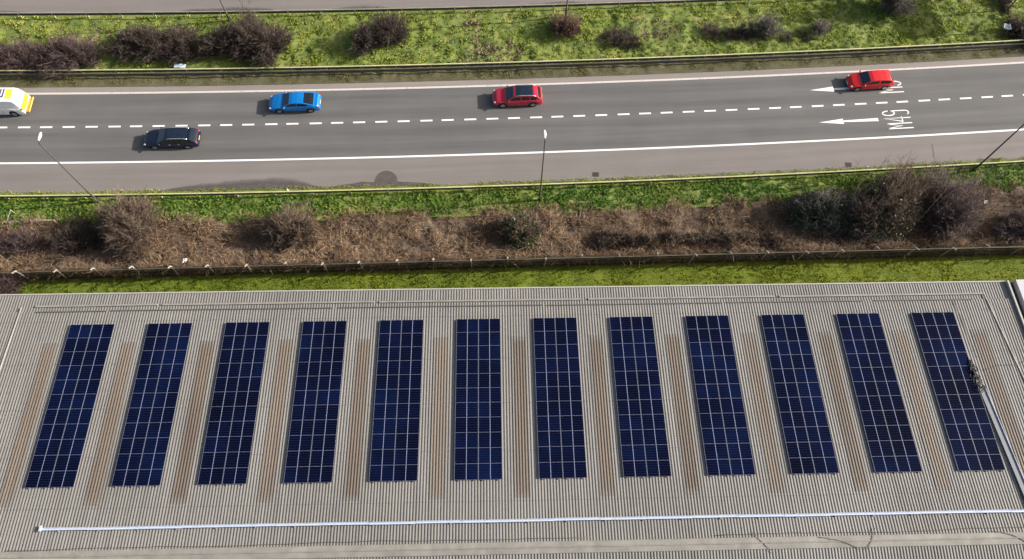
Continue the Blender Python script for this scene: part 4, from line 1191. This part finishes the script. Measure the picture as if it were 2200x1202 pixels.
hatch = dict(L=4.10, W=1.76, paint=M['red'], wb=(.18, .81), tf=.24,
    top=[(0, .60), (.01, .84), (.03, .96), (.12, 1.0), (.40, .97), (.70, .93), (.80, .88), (.92, .76), (.97, .64), (.99, .54), (1, .44)],
    roof=[(.015, .98), (.05, 1.16), (.11, 1.40), (.20, 1.46), (.36, 1.48), (.50, 1.46), (.58, 1.38), (.71, 1.03), (.75, .93)],
    ws=[.57, .735], rw=[.025, .105], sw=[[.10, .34], [.375, .65]], doors=[.365, .71], handles=[.42])
loc, rz = place(32.75, 1.42, 1.76)
build_car('hatchback_car', 'scarlet three door hatchback driving over the painted M5 and arrow', 'car', hatch, loc, rz)

# white liveried van cut by the left edge
van = dict(scale=(1, 1, 1), L=5.0, W=1.95, paint=M['vwhite'], wb=(.20, .80), wr=.35, tumble=.17, tr=.06,
    top=[(0, .70), (.012, 1.0), (.04, 1.08), (.40, 1.10), (.70, 1.08), (.80, 1.06), (.92, .98), (.97, .84), (.99, .66), (1, .5)],
    roof=[(.012, 1.06), (.030, 1.46), (.070, 1.88), (.13, 1.96), (.40, 1.98), (.62, 1.95), (.70, 1.84), (.82, 1.20), (.845, 1.05)],
    ws=[.70, .825], rw=[.0, .001], sw=[[.40, .55], [.57, .70]], doors=[.36, .56, .72], handles=[.40, .60])
s_v = -46.35
loc, rz = place(s_v, 1.28, 1.95)
v = build_car('liveried_van', 'white van with yellow tail and amber rear board cut by the left edge', 'van', van, loc, rz)
for c in list(v.children):
    if c.name.startswith('rear_window'): bpy.data.objects.remove(c)
def vbox(name, mat, boxes):
    mb = MB()
    for c, d, a in boxes: mb.rbox(c, d, min(d) * .3, Matrix.Rotation(a, 3, 'Y'))
    return mb.build(name, mat, v)
vbox('chevron_panel', M['yellow'], [((-2.515, 0, .88), (.03, 1.62, .50), 0)])
mb = MB()
for q in range(-3, 3):
    y0 = q * .27 + .04
    mb.add([(-2.533, y0, .66), (-2.533, y0 + .10, .66), (-2.533, y0 + .34, 1.10), (-2.533, y0 + .24, 1.10)], [(0, 1, 2, 3)])
mb.build('chevron_stripe', M['chev'], v)
vbox('tail_board', M['amber'], [((-2.72, 0, .46), (.34, 1.60, .10), 0), ((-2.86, 0, .50), (.05, 1.60, .16), 0)])
vbox('tail_board_mount', M['plastic'], [((-2.6, -.4, .40), (.3, .08, .07), 0), ((-2.6, .4, .40), (.3, .08, .07), 0)])
# roof markings (flat panels lying on the roof)
def roofz(x): return interp(x / 5.0 + .5, van['roof'])
mb = MB(); 
vs = [(x, y, roofz(x) + .012) for x in (-1.95, -1.80, -1.62, -1.42) for y in (-.55, .45)]
mb.add(vs, [(2 * i, 2 * i + 2, 2 * i + 3, 2 * i + 1) for i in range(3)])
mb.build('roof_patch', M['yellow'], v)
mb = MB()
for (y0, y1, x0, x1) in ((-.55, .20, -1.28, -1.16), (-.55, .20, -1.02, -.90), (-.55, .20, -.76, -.64), (.20, .34, -1.28, -.64), (.34, .52, -1.04, -.88)):
    # bars across the roof that read as a dark fleet mark with three strokes
    mb.add([(x0, y0 - .0, roofz(x0) + .016), (x1, y0, roofz(x1) + .016), (x1, y1, roofz(x1) + .016), (x0, y1, roofz(x0) + .016)], [(0, 1, 2, 3)])
mb.build('roof_mark', M['decal'], v)

# ------------------------------------------------------------------ small things
def gully(s, off, label):
    mb = MB(); mb.box((0, 0, .006), (.55, .45, .02))
    for q in range(5): mb.box((-.2 + q * .1, 0, .022), (.04, .38, .012))
    tag(mb.build('drain_cover', M['iron'], None, tuple(P(s, off))), label, 'drain')
gully(6.6, -6.15, 'small dark drain cover at the shoulder edge right of the middle lamp post')
gully(28.9, -6.3, 'small dark drain cover on the shoulder left of the purple shoots')
def marker(s, off, label, h=.9):
    mb = MB(); mb.rbox((0, 0, h / 2), (.12, .10, h), .025); mb.box((0, -.052, h * .8), (.08, .006, .12))
    tag(mb.build('marker_post', M['white'], None, tuple(P(s, off))), label, 'marker post')
marker(30.0, -7.1, 'short white marker post against the near barrier beside the big clump')
marker(-19.9, -6.95, 'small pale marker post at the edge of the larger damp patch', .45)
def scrap(x, y, z, sz, mat, label, seed):
    rng = np.random.default_rng(seed); mb = MB(); n = 5
    vs = [((i / (n - 1) - .5) * sz[0] + rng.normal(0, .02), (j / (n - 1) - .5) * sz[1] + rng.normal(0, .02), .05 + abs(rng.normal(0, sz[2]))) for j in range(n) for i in range(n)]
    mb.add(vs, [(j * n + i, j * n + i + 1, j * n + n + i + 1, j * n + n + i) for j in range(n - 1) for i in range(n - 1)])
    tag(mb.build('litter_scrap', mat, None, (x, y, z)), label, 'litter')
p = P(-30.9, 6.35); scrap(p[0], p[1], .35, (1.1, .4, .06), M['litter_blue'], 'pale blue plastic sheet in the grass below the dark shrub pair', 1)
p = P(47.4, 6.75); scrap(p[0] - .1, p[1] + .55, .75, (.7, .65, .12), M['white'], 'crumpled white sheet beside the sign post at the upper right', 2)
p = P(49.0, 7.0); scrap(p[0], p[1] + .1, .7, (.6, .3, .1), M['white'], 'small white scrap at the right edge beside dark scrub', 3)
scrap(-26.4, float(fence_y(-26.4)) + .7, 1.35, (.28, .35, .08), M['white'], 'white scrap caught in brambles above the fence', 4)
scrap(38.6, 31.2, 3.1, (.25, .3, .08), M['white'], 'tiny white scrap caught in the purple shrub', 5)

# handrail by the left barrier
hr = empty('handrail', (-42.05, 28.05, 0), 0, 'pale broken handrail below the barrier near the left edge', 'handrail')
mb = MB(); mb.tube([(0, 0, .9), (3.8, .18, .9)], .03, 6); mb.build('rail', M['galv'], hr)
for (a, b) in ((0, 0), (3.8, .18), (0, 1.0)):
    mb = MB(); mb.tube([(a, b, 0), (a, b, .95)], .035, 6); mb.build('post', M['galv'], hr)
mb = MB(); mb.tube([(0, 0, .9), (0, 1.0, .9)], .03, 6); mb.build('rail', M['galv'], hr)

# large direction sign whose shadow lies on the central verge
sg = empty('road_sign', tuple(P(48.6, 9.6)), ang(48.6), 'large grey road sign on posts throwing the dark shadow at the upper right', 'road sign')
mb = MB(); z0, z1 = 7.4 * math.tan(SUN_EL), 12.4 * math.tan(SUN_EL)
mb.rbox((0, .45, (z0 + z1) / 2), (.06, 5.2, z1 - z0), .02); mb.build('sign_panel', M['sign_back'], sg)
for yy in (-2.1, .3, 2.6):
    mb = MB(); mb.tube([(.10, yy, -.1), (.10, yy, z1)], .08, 8); mb.build('post', M['galv'], sg)
